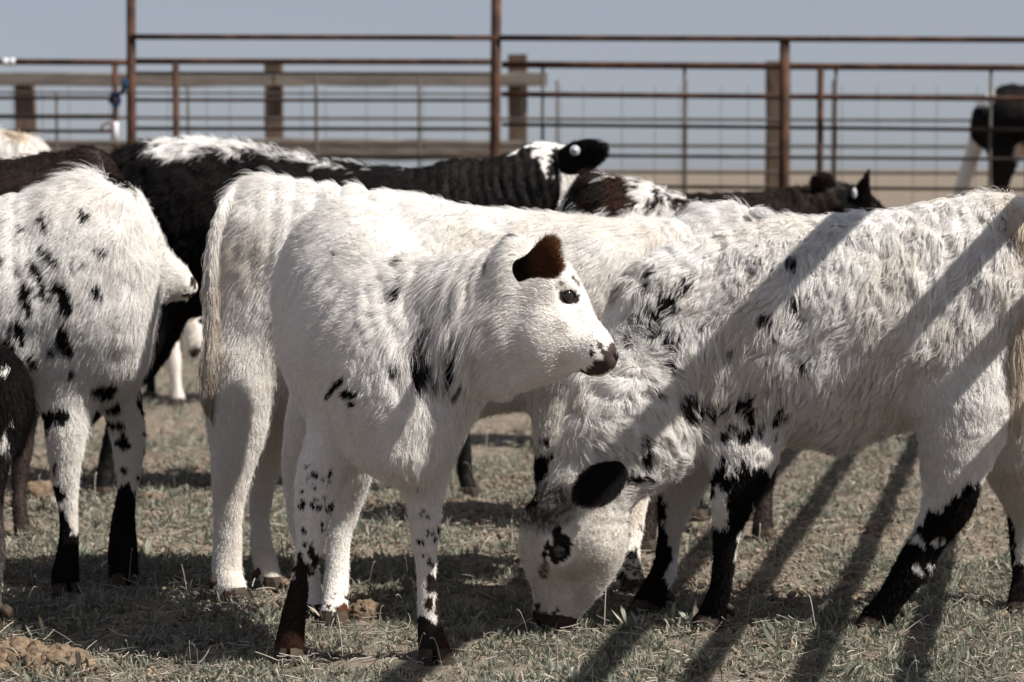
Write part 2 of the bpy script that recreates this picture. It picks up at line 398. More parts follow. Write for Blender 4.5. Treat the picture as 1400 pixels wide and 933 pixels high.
def ear(root, sp, rs):
    """cupped leaf-shaped ear: base, tip as (px,py,Y), half width m, normal hint"""
    b = P(*sp['base']); t = P(*sp['tip']); ax = t-b; L = np.linalg.norm(ax); ax = ax/L
    nh = np.array(sp.get('n', (0, -1, 0)), float); nr = unit(nh-(nh@ax)*ax); ac = np.cross(ax, nr); W = sp['w']; cup = sp.get('cup', .35)
    prof = np.array(sp.get('prof', [.42, .62, .85, .98, 1.0, .95, .80, .52, .12])); ns = 18; nr_ = 13
    V = []; S_ = []
    for side in (0, 1):
        for i in range(ns):
            s = i/(ns-1); p = np.interp(s*(len(prof)-1), range(len(prof)), prof)
            for j in range(nr_):
                r = -1+2*j/(nr_-1)
                th = .0035*math.sqrt(max(0, 1-r*r))*(1-.5*s)+.0006
                V.append(b+ax*L*s+ac*W*p*r+nr*(-cup*W*(1-r*r)*p*(1-.3*s)*-1 + (th if side == 0 else -th))); S_.append(s)
    F = []; o = ns*nr_
    for i in range(ns-1):
        for j in range(nr_-1):
            a = i*nr_+j; F.append((a, a+1, a+nr_+1, a+nr_)); F.append((o+a, o+a+nr_, o+a+nr_+1, o+a+1))
    for i in range(ns-1):
        a = i*nr_; F.append((a, a+nr_, o+a+nr_, o+a)); a += nr_-1; F.append((a, o+a, o+a+nr_, a+nr_))
    for j in range(nr_-1):
        a = (ns-1)*nr_+j; F.append((a, a+1, o+a+1, o+a))
    V = np.array(V); F = np.array(F); S_ = np.array(S_); Nn = normals(V, F)
    if (Nn[:o]@nr).mean() < 0: F = F[:, ::-1]; Nn = -Nn
    c0, c1, brk = CC[sp.get('c0', 'k')], CC[sp.get('c1', 'k')], sp.get('brk', .4)
    def cf(R):
        s = ((R-b)@ax)/L+.08*vnoise(R, 60, 3)+.06*vnoise(R, 300, 4); cc_ = c0+(c1-c0)*np.clip((s-brk)/.28, 0, 1)[:, None]
        if sp.get('rim') is not None:
            e_ = np.abs((R-b)@ac)/(W*np.interp(np.clip(s, 0, 1)*(len(prof)-1), range(len(prof)), prof)+1e-6); k_ = (np.clip((e_-.72)/.25, 0, 1)*np.clip((s-brk)/.3, 0, 1)+np.clip((s-.88)/.12, 0, 1)).clip(0, 1)*(.6+.4*vnoise(R, 120, 6))
            cc_ = cc_+(np.array(sp['rim'])-cc_)*k_[:, None].clip(0, 1)
        return cc_
    e = mesh_from('ear', V, F, M['hide'], root, cols=cf(V))
    if sp.get('label'): e['label'] = sp['label']
    fl = np.tile(ax, (len(V), 1)) + ac*(((V-b)@ac)/W)[:, None]*.7
    dn = sp.get('dens', 3e5); h = make_fur('ear_fur', None, V, F, Nn, dn, np.full(len(V), sp.get('len', .011)), fl, cf, rs, rad=sp.get('rad', .0004), lift=.35, clump=.006, clumpk=.4, frizz=.3, K=4, gravity=0)
    if h: h.parent = e
    if sp.get('tag'):
        x, y, Y, r = sp['tag']; c = P(x, y, Y); n2 = unit(np.array(sp.get('tagn', (0.1, -1, .1)), float)); a_ = unit(np.cross(n2, [0, 0, 1.])); b_ = np.cross(a_, n2)
        V = []; F = []; n = 28; rr = r*Y/FPX; sx = sp.get('tagsx', 1)
        for dd, q in ((-.001, 1), (.0005, 1), (.0015, .93), (.0015, .30), (.0042, .26)):
            for k in range(n): V.append(c+n2*dd+rr*q*(math.cos(k/n*6.2832)*a_*sx+math.sin(k/n*6.2832)*b_))
        for i in range(4):
            for k in range(n): F.append((i*n+k, i*n+(k+1) % n, (i+1)*n+(k+1) % n, (i+1)*n+k))
        F.append(tuple(range(n))[::-1]); F.append(tuple(range(4*n, 5*n)))
        g = mesh_from('ear_tag', V, F, M['tag'], None); g.parent = e
    return e

BODIES = []
def animal(sp):
    seed = zlib.crc32(sp['label'].encode()) % 10000; rs = np.random.RandomState(seed)
    bc = Chain('body', sp['chains'][0][1], 3).c; fixed = []
    for n, r, sub in sp['chains']:
        r = np.array(r)
        if n.startswith('leg'):          # tuck the top of each leg into the trunk
            for i, kk in ((0, sp.get('tuck', .42)), (1, .10)):
                q = bc[np.argmin(((bc-r[i, :3])[:, :2]**2).sum(1))]; r[i, :2] += (q-r[i, :3])[:2]*kk
            r[0, 6:8] *= .85
        fixed.append((n, r, sub))
    chains = [Chain(n, r, sub) for n, r, sub in fixed]
    V, F = build_body(chains, sp.get('res', .008), sp.get('k', .05), sp.get('shrink', .007))
    N_ = normals(V, F)
    legs = [c for c in chains if c.name.startswith('leg')]
    base = np.mean([c.c[-1] for c in legs], 0); base[2] = 0
    root = empty(sp.get('name', 'calf'), (0, 0, 0), sp['label'], sp.get('cat', 'calf'), sp.get('group'))
    D = np.stack([c.field(V) for c in chains], 1)
    Wt = np.exp(-(D-D.min(1, keepdims=True))/.018); Wt /= Wt.sum(1, keepdims=True)
    par = sp.get('fur', {}); base_len = par.get('len', .022)
    lm = dict(body=1.0, neck=1.05, head=.42, leg=.42, tail=2.0); lm.update(par.get('mult', {}))
    kind = lambda c: 'leg' if c.name.startswith('leg') else c.name.split('_')[0]
    length = sum(Wt[:, i]*lm.get(c.name, lm.get(kind(c), 1)) for i, c in enumerate(chains))*base_len
    flow = np.zeros_like(V)
    for i, c in enumerate(chains):
        # tangent of the nearest segment of the chain
        j = np.argmin(((V[:, None, :]-c.c[None])**2).sum(2), 1) if len(c.c) < 60 else 0
        T = unit(np.gradient(c.c, axis=0))[j]
        kd = kind(c)
        if kd == 'leg': f = T*1.0+np.array([0, 0, -.3])
        elif kd == 'head': f = -T
        elif kd == 'tail': f = T
        else: f = -T*sp.get('back', 1)*(.55 if kd == 'body' else .45)+np.array([0, 0, -.75])
        flow += f*Wt[:, i:i+1]
    # longer legs fur high up, short low down
    lz = np.clip((V[:, 2]-.12)/.3, 0, 1)
    legw = sum(Wt[:, i] for i, c in enumerate(chains) if kind(c) == 'leg')
    length *= 1-legw*(1-lz)*.45
    # surface relief: soft muscle, skin folds
    disp = fbm(V, 9, 51)*.006*(1-legw*.6)
    for fd in sp.get('folds', []):       # (cx,cy,rx,ry, direction(3), wavelength m, amp)
        px = proj(V); m = np.clip(1-((px[:, 0]-fd[0])/fd[2])**2-((px[:, 1]-fd[1])/fd[3])**2, 0, 1)
        ph = (V@np.array(fd[4]))/fd[5]*6.283+vnoise(V, 9, 61)*4.5; disp += m**.5*np.sin(ph)*fd[6]*(.55+.6*vnoise(V, 14, 63))
    V = V+N_*disp[:, None]
    for (x, y, r, dep) in sp.get('dents', []):
        c = pick(V, x, y); q = np.linalg.norm(V-c, axis=1); rr = r
        V = V-N_*(dep*np.exp(-(q/rr)**2))[:, None]
    V[:, 2] = np.maximum(V[:, 2], .008)
    N_ = normals(V, F)
    px = proj(V)
    for (x, y, rx, ry, f) in sp.get('short', []):
        e = ((px[:, 0]-x)/rx)**2+((px[:, 1]-y)/ry)**2; length *= np.where(e < 1, f, np.where(e < 1.6, (f+1)/2, 1))
    for (x, y, rx, ry, f) in sp.get('long', []):
        e = ((px[:, 0]-x)/rx)**2+((px[:, 1]-y)/ry)**2; length *= 1+(f-1)*np.clip(1.3-e, 0, 1)
    for e in sp.get('eyes', []):          # bare skin round the eye
        dd = np.linalg.norm(V-pick(V, e[0], e[1], e[4] if len(e) > 4 else 5), axis=1)/e[2]; length *= np.where(dd < 1.15, .01, np.clip((dd-1.15)/1.2+.35, .35, 1))
    cf = coat_fn(sp, chains)
    body = mesh_from('body', V, F, M['hide'], None, cols=cf(V)*np.array([.86, .82, .78])); body.parent = root
    make_fur('fur', root, V, F, N_, par.get('dens', 1.3e5), length, flow, cf, rs, rad=par.get('rad', .00045), lift=par.get('lift', .4), clump=par.get('clump', .016),
             clumpk=par.get('clumpk', .6), curl=par.get('curl', .12), frizz=par.get('frizz', .3), K=par.get('K', 5), lvar=par.get('lvar', .6))
    # hooves: two claws in one mesh per foot
    for c in legs:
        p = c.c[-1]; r = max(c.h[-1], c.w[-1])*.98; d = np.array(sp.get('toe', (0, -1, 0)), float)
        if 'toes' in sp and c.name in sp['toes']: d = np.array(sp['toes'][c.name], float)
        d = unit(d); s_ = np.cross(d, [0, 0, 1.]); Vh = []; Fh = []
        for sd in (-1, 1):
            o0 = len(Vh)
            for (z, k) in ((0.002, .94), (.010, .93), (.024, .84), (.034, .70)):
                for (u, v) in ((1.25, .12), (1.1, .55), (.5, .95), (-.4, .95), (-.85, .6), (-.85, .1), (.3, .06)):
                    q = p+d*(u*r*k*.9+(.035-z)*.25)+s_*sd*(v*r*k*.95+.0015); Vh.append((q[0], q[1], z))
            for i in range(3):
                for j in range(7): Fh.append((o0+i*7+j, o0+i*7+(j+1) % 7, o0+(i+1)*7+(j+1) % 7, o0+(i+1)*7+j))
            Fh.append(tuple(o0+j for j in range(7))); Fh.append(tuple(o0+21+j for j in range(7)))
        h = mesh_from('hoof', Vh, Fh, M['hoof'], None, smooth=False); h.parent = root
        if sp.get('res', 1) < .0085:
            V2 = []; F2 = []; s1 = c.c[-4] if len(c.c) > 4 else c.c[-2]
            for sd in (-1, 1):
                q = p*.55+s1*.45-d*r*.95+s_*sd*r*.42; tv, tf = tube_vf([q+d*.012+[0, 0, .010], q, q-d*.005-[0, 0, .014]], [.009, .010, .004], 8)
                o2 = len(V2); V2 += tv; F2 += [tuple(i+o2 for i in f) for f in tf]
            h2 = mesh_from('dewclaw', V2, F2, M['hoof'], None); h2.parent = root
    for e in sp.get('eyes', []):          # (px,py,r_m, slant deg)
        c = pick(V, e[0], e[1], e[4] if len(e) > 4 else 5); i = np.argmin(((V-c)**2).sum(1)); near = ((V-V[i])**2).sum(1) < .02**2; n_ = unit(N_[near].mean(0))
        r = e[2]; cc = V[i]-n_*r*.50
        Ve = []; Fe = []; nu, nv = 20, 12
        for a in range(nv+1):
            for b_ in range(nu): ph, th = math.pi*a/nv, 2*math.pi*b_/nu; Ve.append(cc+r*np.array([math.sin(ph)*math.cos(th), math.sin(ph)*math.sin(th), math.cos(ph)]))
        for a in range(nv):
            for b_ in range(nu): Fe.append((a*nu+b_, a*nu+(b_+1) % nu, (a+1)*nu+(b_+1) % nu, (a+1)*nu+b_))
        eo = mesh_from('eye', Ve, Fe, M['eye'], None); eo.parent = root
        sl = math.radians(e[3]); axv = np.array([math.cos(sl), 0, -math.sin(sl)])
        lp = lens_ring(V[i]+n_*.004, n_, axv, r*1.0, r*.72, .003)
        lo_ = tube('eyelid', lp, .0017, M['lid'], None, 8); lo_.parent = eo
    for e in sp.get('ears', []): ear(root, e, rs)
    for (x, y, r, sx, an) in sp.get('nostrils', []):
        c = pick(V, x, y, 4); i = np.argmin(((V-c)**2).sum(1)); n_ = unit(N_[i]*.8+np.array([0, -.3, 0])); a_ = unit(np.cross(n_, [0, 0, 1.])); b_ = np.cross(a_, n_); an = math.radians(an)
        Vn = [V[i]+n_*.004]; 
        for q, dd in ((.55, .0035), (1, .001)):
            for k in range(16):
                u, v = math.cos(k/16*6.283)*r*sx*q, math.sin(k/16*6.283)*r*q
                Vn.append(V[i]+n_*dd+a_*(u*math.cos(an)-v*math.sin(an))+b_*(u*math.sin(an)+v*math.cos(an)))
        Fn = [(0, 1+k, 1+(k+1) % 16) for k in range(16)]+[(1+k, 17+k, 17+(k+1) % 16, 1+(k+1) % 16) for k in range(16)]
        no = mesh_from('nostril', Vn, Fn, M['nose'], None); no.parent = root
    if 'tail' in sp:
        tp = sp['tail']; pts = catmull(np.array([P(*q[:3]) for q in tp['pts']]), 5); rad = np.interp(np.linspace(0, 1, len(pts)), np.linspace(0, 1, len(tp['pts'])), [q[3] for q in tp['pts']])
        Vt, Ft = tube_vf(pts, rad, 12); Vt = np.array(Vt); F4 = np.array([f for f in Ft if len(f) == 4]); c0, c1 = CC[tp.get('c0', 'w')], CC[tp.get('c1', 'w')]
        zt, zb = pts[:, 2].max(), pts[:, 2].min()
        tcf = lambda R: (lambda s: c0+(c1-c0)*s[:, None])(np.clip((zt-R[:, 2])/(zt-zb)+.25*vnoise(R, 30, 3), 0, 1))
        to = mesh_from('tail', Vt, F4, M['hide'], None, cols=tcf(Vt)); to.parent = root
        Nt = normals(Vt, F4); cen = np.repeat(pts, 12, 0)
        if ((Vt-cen)*Nt).sum() < 0: Nt = -Nt
        Tt = np.repeat(unit(np.gradient(pts, axis=0)), 12, 0); ls = np.repeat(np.interp(np.linspace(0, 1, len(pts)), np.linspace(0, 1, len(tp['len'])), tp['len']), 12)
        h = make_fur('tail_fur', None, Vt, F4, Nt, tp.get('dens', 1.6e5), ls, Tt+np.array([0, 0, -.8]), tcf, rs, rad=.0006, lift=.3, clump=.014, clumpk=.75, curl=.1, frizz=.35, K=7, gravity=.35)
        if h: h.parent = to
    # the Empty sits at the animal's feet; children keep their place
    root.location = tuple(base)
    for ch in root.children: ch.location = tuple(-base)
    BODIES.append((sp['label'], V)); return root
def pick(V, x, y, rad=4):
    px = proj(V); d = np.hypot(px[:, 0]-x, px[:, 1]-y)
    m = d < rad
    if not m.any(): m = d < d.min()+1
    Y = V[:, 1]; i = np.where(m)[0]; j = i[np.argmin(Y[i]+d[i]*.002)]; return V[j].copy()

# ------------------------------------------------------------------ ground
def ground():
    def axis(a, b, step, far):
        mid = list(np.arange(a, b, step)); lo = []; x = a; s = step
        while x > -far: s *= 1.18; x -= s; lo.append(x)
        hi = []; x = mid[-1]; s = step
        while x < far: s *= 1.18; x += s; hi.append(x)
        return np.array(lo[::-1]+mid+hi)
    X = axis(-2.2, 2.4, .022, 900); Y = axis(4.2, 8.2, .022, 900)
    A, B = np.meshgrid(X, Y, indexing='ij'); Pt = np.stack([A.ravel(), B.ravel(), np.zeros(A.size)], 1)
    near = np.clip(1-np.hypot(Pt[:, 0], Pt[:, 1]-6)/60, 0, 1)
    z = (fbm(Pt, 2.3, 71)*.012+fbm(Pt, 9, 73)*.010+np.abs(vnoise(Pt, 24, 75))*.009)*near
    rs = np.random.RandomState(77)                # hoof prints and scuffs
    for _ in range(420):
        hx, hy = rs.uniform(-2.1, 2.3), rs.uniform(4.3, 8.2); r_ = rs.uniform(.028, .05); m_ = np.hypot(Pt[:, 0]-hx, (Pt[:, 1]-hy)*.8)/r_
        z += np.where(m_ < 2.2, -.016*np.exp(-(m_**2)*1.3)+.007*np.exp(-((m_-1.35)**2)*7), 0)
    Pt[:, 2] = z-.008
    n, m = A.shape; I = np.arange(n*m).reshape(n, m)
    F = np.stack([I[:-1, :-1].ravel(), I[1:, :-1].ravel(), I[1:, 1:].ravel(), I[:-1, 1:].ravel()], 1)
    g = bpy.data.materials.new('dry_soil'); g.use_nodes = True; nt = g.node_tree; b = nt.nodes['Principled BSDF']; L = nt.links.new
    b.inputs['Roughness'].default_value = .95; b.inputs['Specular IOR Level'].default_value = .1
    tc = nt.nodes.new('ShaderNodeTexCoord')
    def noise(sc, det, lo, hi):
        t = nt.nodes.new('ShaderNodeTexNoise'); t.inputs['Scale'].default_value = sc; t.inputs['Detail'].default_value = det
        L(tc.outputs['Object'], t.inputs['Vector']); r = nt.nodes.new('ShaderNodeMapRange'); r.inputs['From Min'].default_value = lo; r.inputs['From Max'].default_value = hi
        L(t.outputs['Fac'], r.inputs['Value']); return r.outputs[0], t.outputs['Fac']
    def mix(f, a, bcol):
        x = nt.nodes.new('ShaderNodeMix'); x.data_type = 'RGBA'; L(f, x.inputs['Factor'])
        if isinstance(a, tuple): x.inputs['A'].default_value = (*a, 1)
        else: L(a, x.inputs['A'])
        x.inputs['B'].default_value = (*bcol, 1); return x.outputs['Result']
    f1, _ = noise(3, 8, .4, .65); f2, h2 = noise(28, 10, .45, .75); f3, h3 = noise(140, 4, .5, .7); f4, _ = noise(.35, 6, .4, .65)
    c = mix(f1, (.185, .150, .116), (.15, .122, .095)); c = mix(f2, c, (.27, .215, .165)); c = mix(f3, c, (.09, .068, .048)); c = mix(f4, c, (.165, .14, .113))
    L(c, b.inputs['Base Color'])
    bp = nt.nodes.new('ShaderNodeBump'); bp.inputs['Strength'].default_value = .7; bp.inputs['Distance'].default_value = .012; L(h2, bp.inputs['Height'])
    b2 = nt.nodes.new('ShaderNodeBump'); b2.inputs['Strength'].default_value = .5; b2.inputs['Distance'].default_value = .004; L(h3, b2.inputs['Height']); L(bp.outputs[0], b2.inputs['Normal']); L(b2.outputs[0], b.inputs['Normal'])
    o = mesh_from('ground', Pt, F, g); o['kind'] = 'structure'
ground()

def scatter(rs, n, y0, y1, margin=.5):
    y = y0+(y1-y0)*rs.rand(n); x = (rs.rand(n)*2-1)*(y*.2118+margin); return x, y
def weeds():
    rs = np.random.RandomState(5); m = mat('weed_leaves', (.1, .12, .08), .75, .2, attr='coat', trans=.3)
    PV = []; 
    def plants(n, y0, y1, size, leaves):
        x, y = scatter(rs, n, y0, y1, .7)
        q = np.stack([x, y, np.zeros(n)], 1); cov = fbm(q, 1.3, 81)*.6+fbm(q, 5, 83)*.6
        keep = (cov > -.10+.34*(rs.rand(n)-.3)) | (rs.rand(n) < .17); x, y = x[keep], y[keep]; q = q[keep]; n = len(x)
        sz = size*(.45+.95*rs.rand(n)**1.4)*(1+.35*vnoise(q, 4, 88)); hue = np.clip(rs.rand(n)*.7+.3*vnoise(q, 3, 87)+.15, 0, 1); pb = np.repeat(.6+.75*rs.rand(n), leaves)
        K = leaves; nn = n*K
        bx = np.repeat(np.stack([x, y, np.zeros(n)], 1), K, 0); s = np.repeat(sz, K)*(.5+.8*rs.rand(nn)); h = np.repeat(hue, K)
        az = rs.rand(nn)*6.283; el = np.radians(-5+80*rs.rand(nn)**.9)
        d = np.stack([np.cos(az)*np.cos(el), np.sin(az)*np.cos(el), np.sin(el)], 1)
        st = rs.rand(nn, 1)*.45
        b0 = bx+d*s[:, None]*st+rs.randn(nn, 3)*np.array([1, 1, 0])*s[:, None]*.28; b0[:, 2] = np.abs(b0[:, 2])*.8
        side = unit(np.cross(d, [0, 0, 1.])+rs.randn(nn, 3)*.25); wd = s*(.055+.055*rs.rand(nn))
        m1 = b0+d*s[:, None]*.5; t1 = b0+d*s[:, None]*.95; t1[:, 2] -= s*.18*rs.rand(nn)
        v = np.stack([b0-side*wd[:, None]*.5, b0+side*wd[:, None]*.5, m1+side*wd[:, None], t1, m1-side*wd[:, None]], 1)
        g = np.array([.145, .160, .115]); g2 = np.array([.27, .275, .225]); dry = np.array([.38, .33, .265])
        c = g+(g2-g)*h[:, None]; c = np.where((rs.rand(nn) < .13)[:, None], dry, c)*(.75+.5*rs.rand(nn, 1))*pb[:, None]
        PV.append((v, c))
    plants(29000, 4.35, 6.3, .0185, 16); plants(19000, 6.3, 9.0, .024, 12); plants(13000, 9, 16, .036, 8); plants(900, 4.35, 7.5, .036, 22)
    v = np.concatenate([a for a, _ in PV]); c = np.concatenate([b for _, b in PV]); n = len(v)
    V = v.reshape(-1, 3); I = np.arange(n)[:, None]*5
    F = np.concatenate([np.concatenate([I, I+1, I+2, I+4], 1)]); F3 = np.concatenate([I+4, I+2, I+3, I+3], 1)
    V = np.concatenate([V]); tri = np.concatenate([np.concatenate([I, I+1, I+2], 1), np.concatenate([I, I+2, I+4], 1), np.concatenate([I+4, I+2, I+3], 1)])
    o = mesh_from('weeds', V, tri, m, cols=np.repeat(c, 5, 0)); o['kind'] = 'stuff'; o['label'] = 'low grey-green weeds covering the dry ground'; o['category'] = 'weeds'
    # dead straw and stems lying about
    rs = np.random.RandomState(9); V = []; C_ = []; TR = []
    n = 22000; x, y = scatter(rs, n, 4.35, 10.5, .6)
    V = []; F = []
    K = 6; L = .015+.06*rs.rand(n)**2; up = rs.rand(n) < .025; L = np.where(up, L+.03, L); az = rs.rand(n)*6.283
    bend = rs.randn(n)*.6; t = np.linspace(0, 1, K)
    ang = az[:, None]+bend[:, None]*t[None]; dx = np.cumsum(np.cos(ang), 1)*L[:, None]/K; dy = np.cumsum(np.sin(ang), 1)*L[:, None]/K
    z = .006+.016*rs.rand(n, 1)+np.where(up[:, None], L[:, None]*np.sin(t*1.9)[None]*.9, (L*(rs.rand(n)**2)*.45)[:, None]*t[None]+.003*rs.randn(n, 1)*np.sin(t*3.14)[None]); z = np.maximum(z, .004); dx = np.where(up[:, None], dx*.5, dx); dy = np.where(up[:, None], dy*.5, dy)
    pts = np.stack([x[:, None]+dx, y[:, None]+dy, z], 2)
    wdt = (.0005+.0009*rs.rand(n))[:, None, None]; sd = np.stack([-np.sin(ang), np.cos(ang), np.zeros_like(ang)], 2)*wdt; upv = np.array([0, 0, 1.])*wdt
    ring = np.stack([pts+sd, pts+upv, pts-sd, pts-upv], 2)          # n,K,4,3
    V = ring.reshape(-1, 3); base = (np.arange(n)*K*4)[:, None, None]+(np.arange(K-1)*4)[None, :, None]; k = np.arange(4)[None, None]
    a = base+k; b_ = base+(k+1) % 4; F = np.stack([a, b_, b_+4, a+4], 3).reshape(-1, 4)
    c = np.array([.36, .32, .27])*(.3+.9*rs.rand(n, 1)); m2 = mat('dry_stems', (.4, .33, .24), .8, .2, attr='coat')
    o = mesh_from('straw', V, F, m2, cols=np.repeat(c, K*4, 0)); o['kind'] = 'stuff'; o['label'] = 'dry straw bits and dead stems scattered among weeds'; o['category'] = 'straw'
weeds()
def crumbs():
    rs = np.random.RandomState(21); n = 26000; x, y = scatter(rs, n, 4.35, 8.5, .6); r = .002+.009*rs.rand(n)**3
    O = np.array([[1, 0, 0], [-1, 0, 0], [0, 1, 0], [0, -1, 0], [0, 0, 1], [0, 0, -1]], float); Fo = np.array([[0, 2, 4], [2, 1, 4], [1, 3, 4], [3, 0, 4], [2, 0, 5], [1, 2, 5], [3, 1, 5], [0, 3, 5]])
    V = O[None]*r[:, None, None]*(.6+.8*rs.rand(n, 6, 1))+rs.randn(n, 6, 3)*r[:, None, None]*.2+np.stack([x, y, r*.4], 1)[:, None]
    F = (Fo[None]+np.arange(n)[:, None, None]*6).reshape(-1, 3); c = np.array([.21, .165, .125])*(.5+.8*rs.rand(n, 1))
    o = mesh_from('soil_crumbs', V.reshape(-1, 3), F, mat('soil_crumb', (.3, .2, .15), .95, .1, attr='coat'), smooth=False, cols=np.repeat(c, 6, 0)); o['kind'] = 'stuff'; o['label'] = 'small soil crumbs scattered on the bare ground'; o['category'] = 'soil'
crumbs()

M['clod'] = mat('soil_clod', (.20, .145, .10), .95, .1, noise=((.105, .075, .052), 60, .4, .65), bump=.8)
def clod(px, py, w_, h_, label, group=None, seed=0):
    Y = FPX*CAMH/max(1, (py-228))/1.0; c = P(px, py, Y); c[2] = 0
    rs = np.random.RandomState(seed+40); nch = 40 if w_ < .06 else 260; V = []; F = []; nu, nv = 14, 9
    k0 = []
    for a in range(nv+1):
        for b in range(nu): ph, th = math.pi*a/nv, 2*math.pi*b/nu; k0.append([math.sin(ph)*math.cos(th), math.sin(ph)*math.sin(th), math.cos(ph)])
    k0 = np.array(k0)
    for i in range(nch):
        r = math.sqrt(rs.rand())*(1 if i else 0); an = rs.rand()*6.283; rad_ = (.2+.35*rs.rand()**2)*min(w_, .05)*(1.25-.6*r)*(2.2 if i == 0 and w_ < .06 else 1)
        p = np.array([w_*r*math.cos(an), w_*.7*r*math.sin(an), h_*(1-r*r)*.75*rs.rand()**.5])
        v = k0*(1+.35*fbm(k0+i*7.7, 1.6, seed, 3)+.22*vnoise(k0+i, 5, seed))[:, None]*rad_*np.array([1, 1, .8]); o0 = len(V)
        V += list(v+p+c)
        for a in range(nv):
            for b in range(nu): F.append((o0+a*nu+b, o0+a*nu+(b+1) % nu, o0+(a+1)*nu+(b+1) % nu, o0+(a+1)*nu+b))
    V = np.array(V); V += vvec(V, 90, seed)*.005+vvec(V, 260, seed)*.0025; V[:, 2] = np.maximum(V[:, 2], -.01)
    o = mesh_from('soil_clod', V, F, M['clod']); o['label'] = label; o['category'] = 'soil clod'
    if group: o['group'] = group
G_ = 'crumbly soil clods on the ground'
clod(497, 852, .044, .040, 'tan soil clod right of the hind hoof of the calf in front', G_, 1)
clod(390, 812, .022, .022, 'small tan soil clod between the legs of the two white calves', G_, 2)
clod(30, 918, .15, .050, 'wide crumbly brown soil mound in the bottom left corner', G_, 3)
clod(50, 684, .055, .035, 'brown soil clod behind the black forefeet of the left spotted calf', G_, 4)
clod(205, 686, .040, .014, 'flat brown soil clod right of the black forefoot of the left spotted calf', G_, 5)

# ------------------------------------------------------------------ fences
def line(a, b, Y, Y2=None, n=9, sag=0):
    p = [P(a[0]+(b[0]-a[0])*t, a[1]+(b[1]-a[1])*t, Y+((Y2 or Y)-Y)*t) for t in np.linspace(0, 1, n)]; return p
def vpost(px, top, Y, r, m, parent, lean=0, name='post'):
    t = P(px, top, Y); b = t.copy(); b[2] = -.1; b[0] += lean; return tube(name, [b, (b+t)/2, t], r, m, parent, 14)

YA = 13.0; px2 = YA/FPX
# tall pipe fence
f = empty('pipe_fence', (*P(678, 228, YA)[:2], 0), 'tall rusty pipe fence with three heavy posts and one top rail', 'fence')
def T(name, pts, r, m, par, n=10):
    o = tube(name, pts, r, m, None, n); o.parent = par; o.location = -Vector(par.location); return o
def VP(px, top, Y, r, m, par, name='post', bot=-.1, lean=0):
    t = P(px, top, Y); b = t.copy(); b[2] = bot; b[0] += lean; return T(name, [b, (b+t)/2, t], r, m, par, 14)
VP(179, -60, YA, 6.4*px2, M['rust'], f, lean=-.02); VP(679, -60, YA, 7.0*px2, M['rust'], f, lean=-.02); VP(1073, 50, YA, 7.0*px2, M['rust'], f)
VP(1622, 50, YA, 7.0*px2, M['rust'], f)
T('rail', line((180, 50.5), (676, 52), YA-.02), 3.7*px2, M['rust'], f); T('rail', line((684, 52), (1640, 55.5), YA-.02), 4.0*px2, M['rust'], f)
# low left gate panel: thick top rail, stout post and rods
YG = 13.3; pg = YG/FPX
f = empty('gate_panel', (*P(430, 228, YG)[:2], 0), 'rusty metal gate panel between the two tall posts above the black and white calf', 'gate panel')
T('rail', line((184, 84), (672, 85), YG), 4.0*pg, M['rust'], f)
for y0, y1, r in ((100, 101, 2.0), (137, 137.5, 2.4), (176, 176.5, 2.6), (214, 214, 2.6), (252, 252, 2.6)): T('rail', line((184, y0), (672, y1), YG), r*pg, M['rustdark'], f)
VP(240, 85, YG, 4.6*pg, M['rust'], f, 'upright'); VP(432, 100, YG, 2.3*pg, M['wire'], f, 'upright', .2); VP(573, 100, YG, 2.0*pg, M['wire'], f, 'upright', .2)
# right panel
f = empty('corral_panel', (*P(1000, 228, YA)[:2], 0), 'wide rusty corral panel of five rails right of the middle post', 'corral panel')
YR = 13.12; pr = YR/FPX
for y0, y1, r, m in ((88.5, 92.5, 4.6, 'rust'), (129, 135.5, 3.6, 'rust'), (170.5, 178.5, 2.6, 'rustdark'), (212, 218, 2.4, 'rustdark'), (254, 259, 2.4, 'rustdark')):
    T('rail', line((686, y0), (1640, y1+2), YR), r*pr, M[m], f)
for x, tp, r, m in ((742, 92, 2.2, 'wire'), (936, 92, 2.3, 'wire'), (1143, 92, 2.3, 'wire'), (1355, 94, 2.2, 'wire'), (1560, 94, 2.2, 'wire')): VP(x, tp, YR, r*pr, M[m], f, 'upright', .2)
VP(1122, 94, YR, 4.5*pr, M['rust'], f, 'upright')
# far-left gate
f = empty('gate_panel', (*P(60, 228, YG)[:2], 0), 'rusty gate left of the tall left post, tied with blue strap', 'gate panel')
T('rail', line((-160, 84), (174, 85.5), YG), 4.1*pg, M['rust'], f)
for y0 in (134, 159, 179.5, 215, 252): T('rail', line((-160, y0), (158, y0), YG), 2.5*pg, M['rustdark'], f)
VP(157, 86, YG, 3.9*pg, M['rust'], f, 'upright'); VP(77, 125, YG, 2.0*pg, M['wire'], f, 'upright', .2); VP(-100, 86, YG, 3.9*pg, M['rust'], f, 'upright')
T('latch', [P(x, y, YG-.06) for x, y in ((137, 181), (140, 172), (148, 168), (156, 170), (153, 180), (140, 181))], 1.5*pg, M['redlatch'], f, 8)
for x0, x1 in ((3, 12), (13, 21)): T('clip', line((x0, 85), (x1, 85), YG, n=3), 5.2*pg, M['white'], f)
o = tube('plastic_sleeve', [P(157, y, YG) for y in (167, 178, 196)], 5.2*pg, M['white']); o['label'] = 'white plastic sleeve at the foot of the gate upright'; o['category'] = 'sleeve'
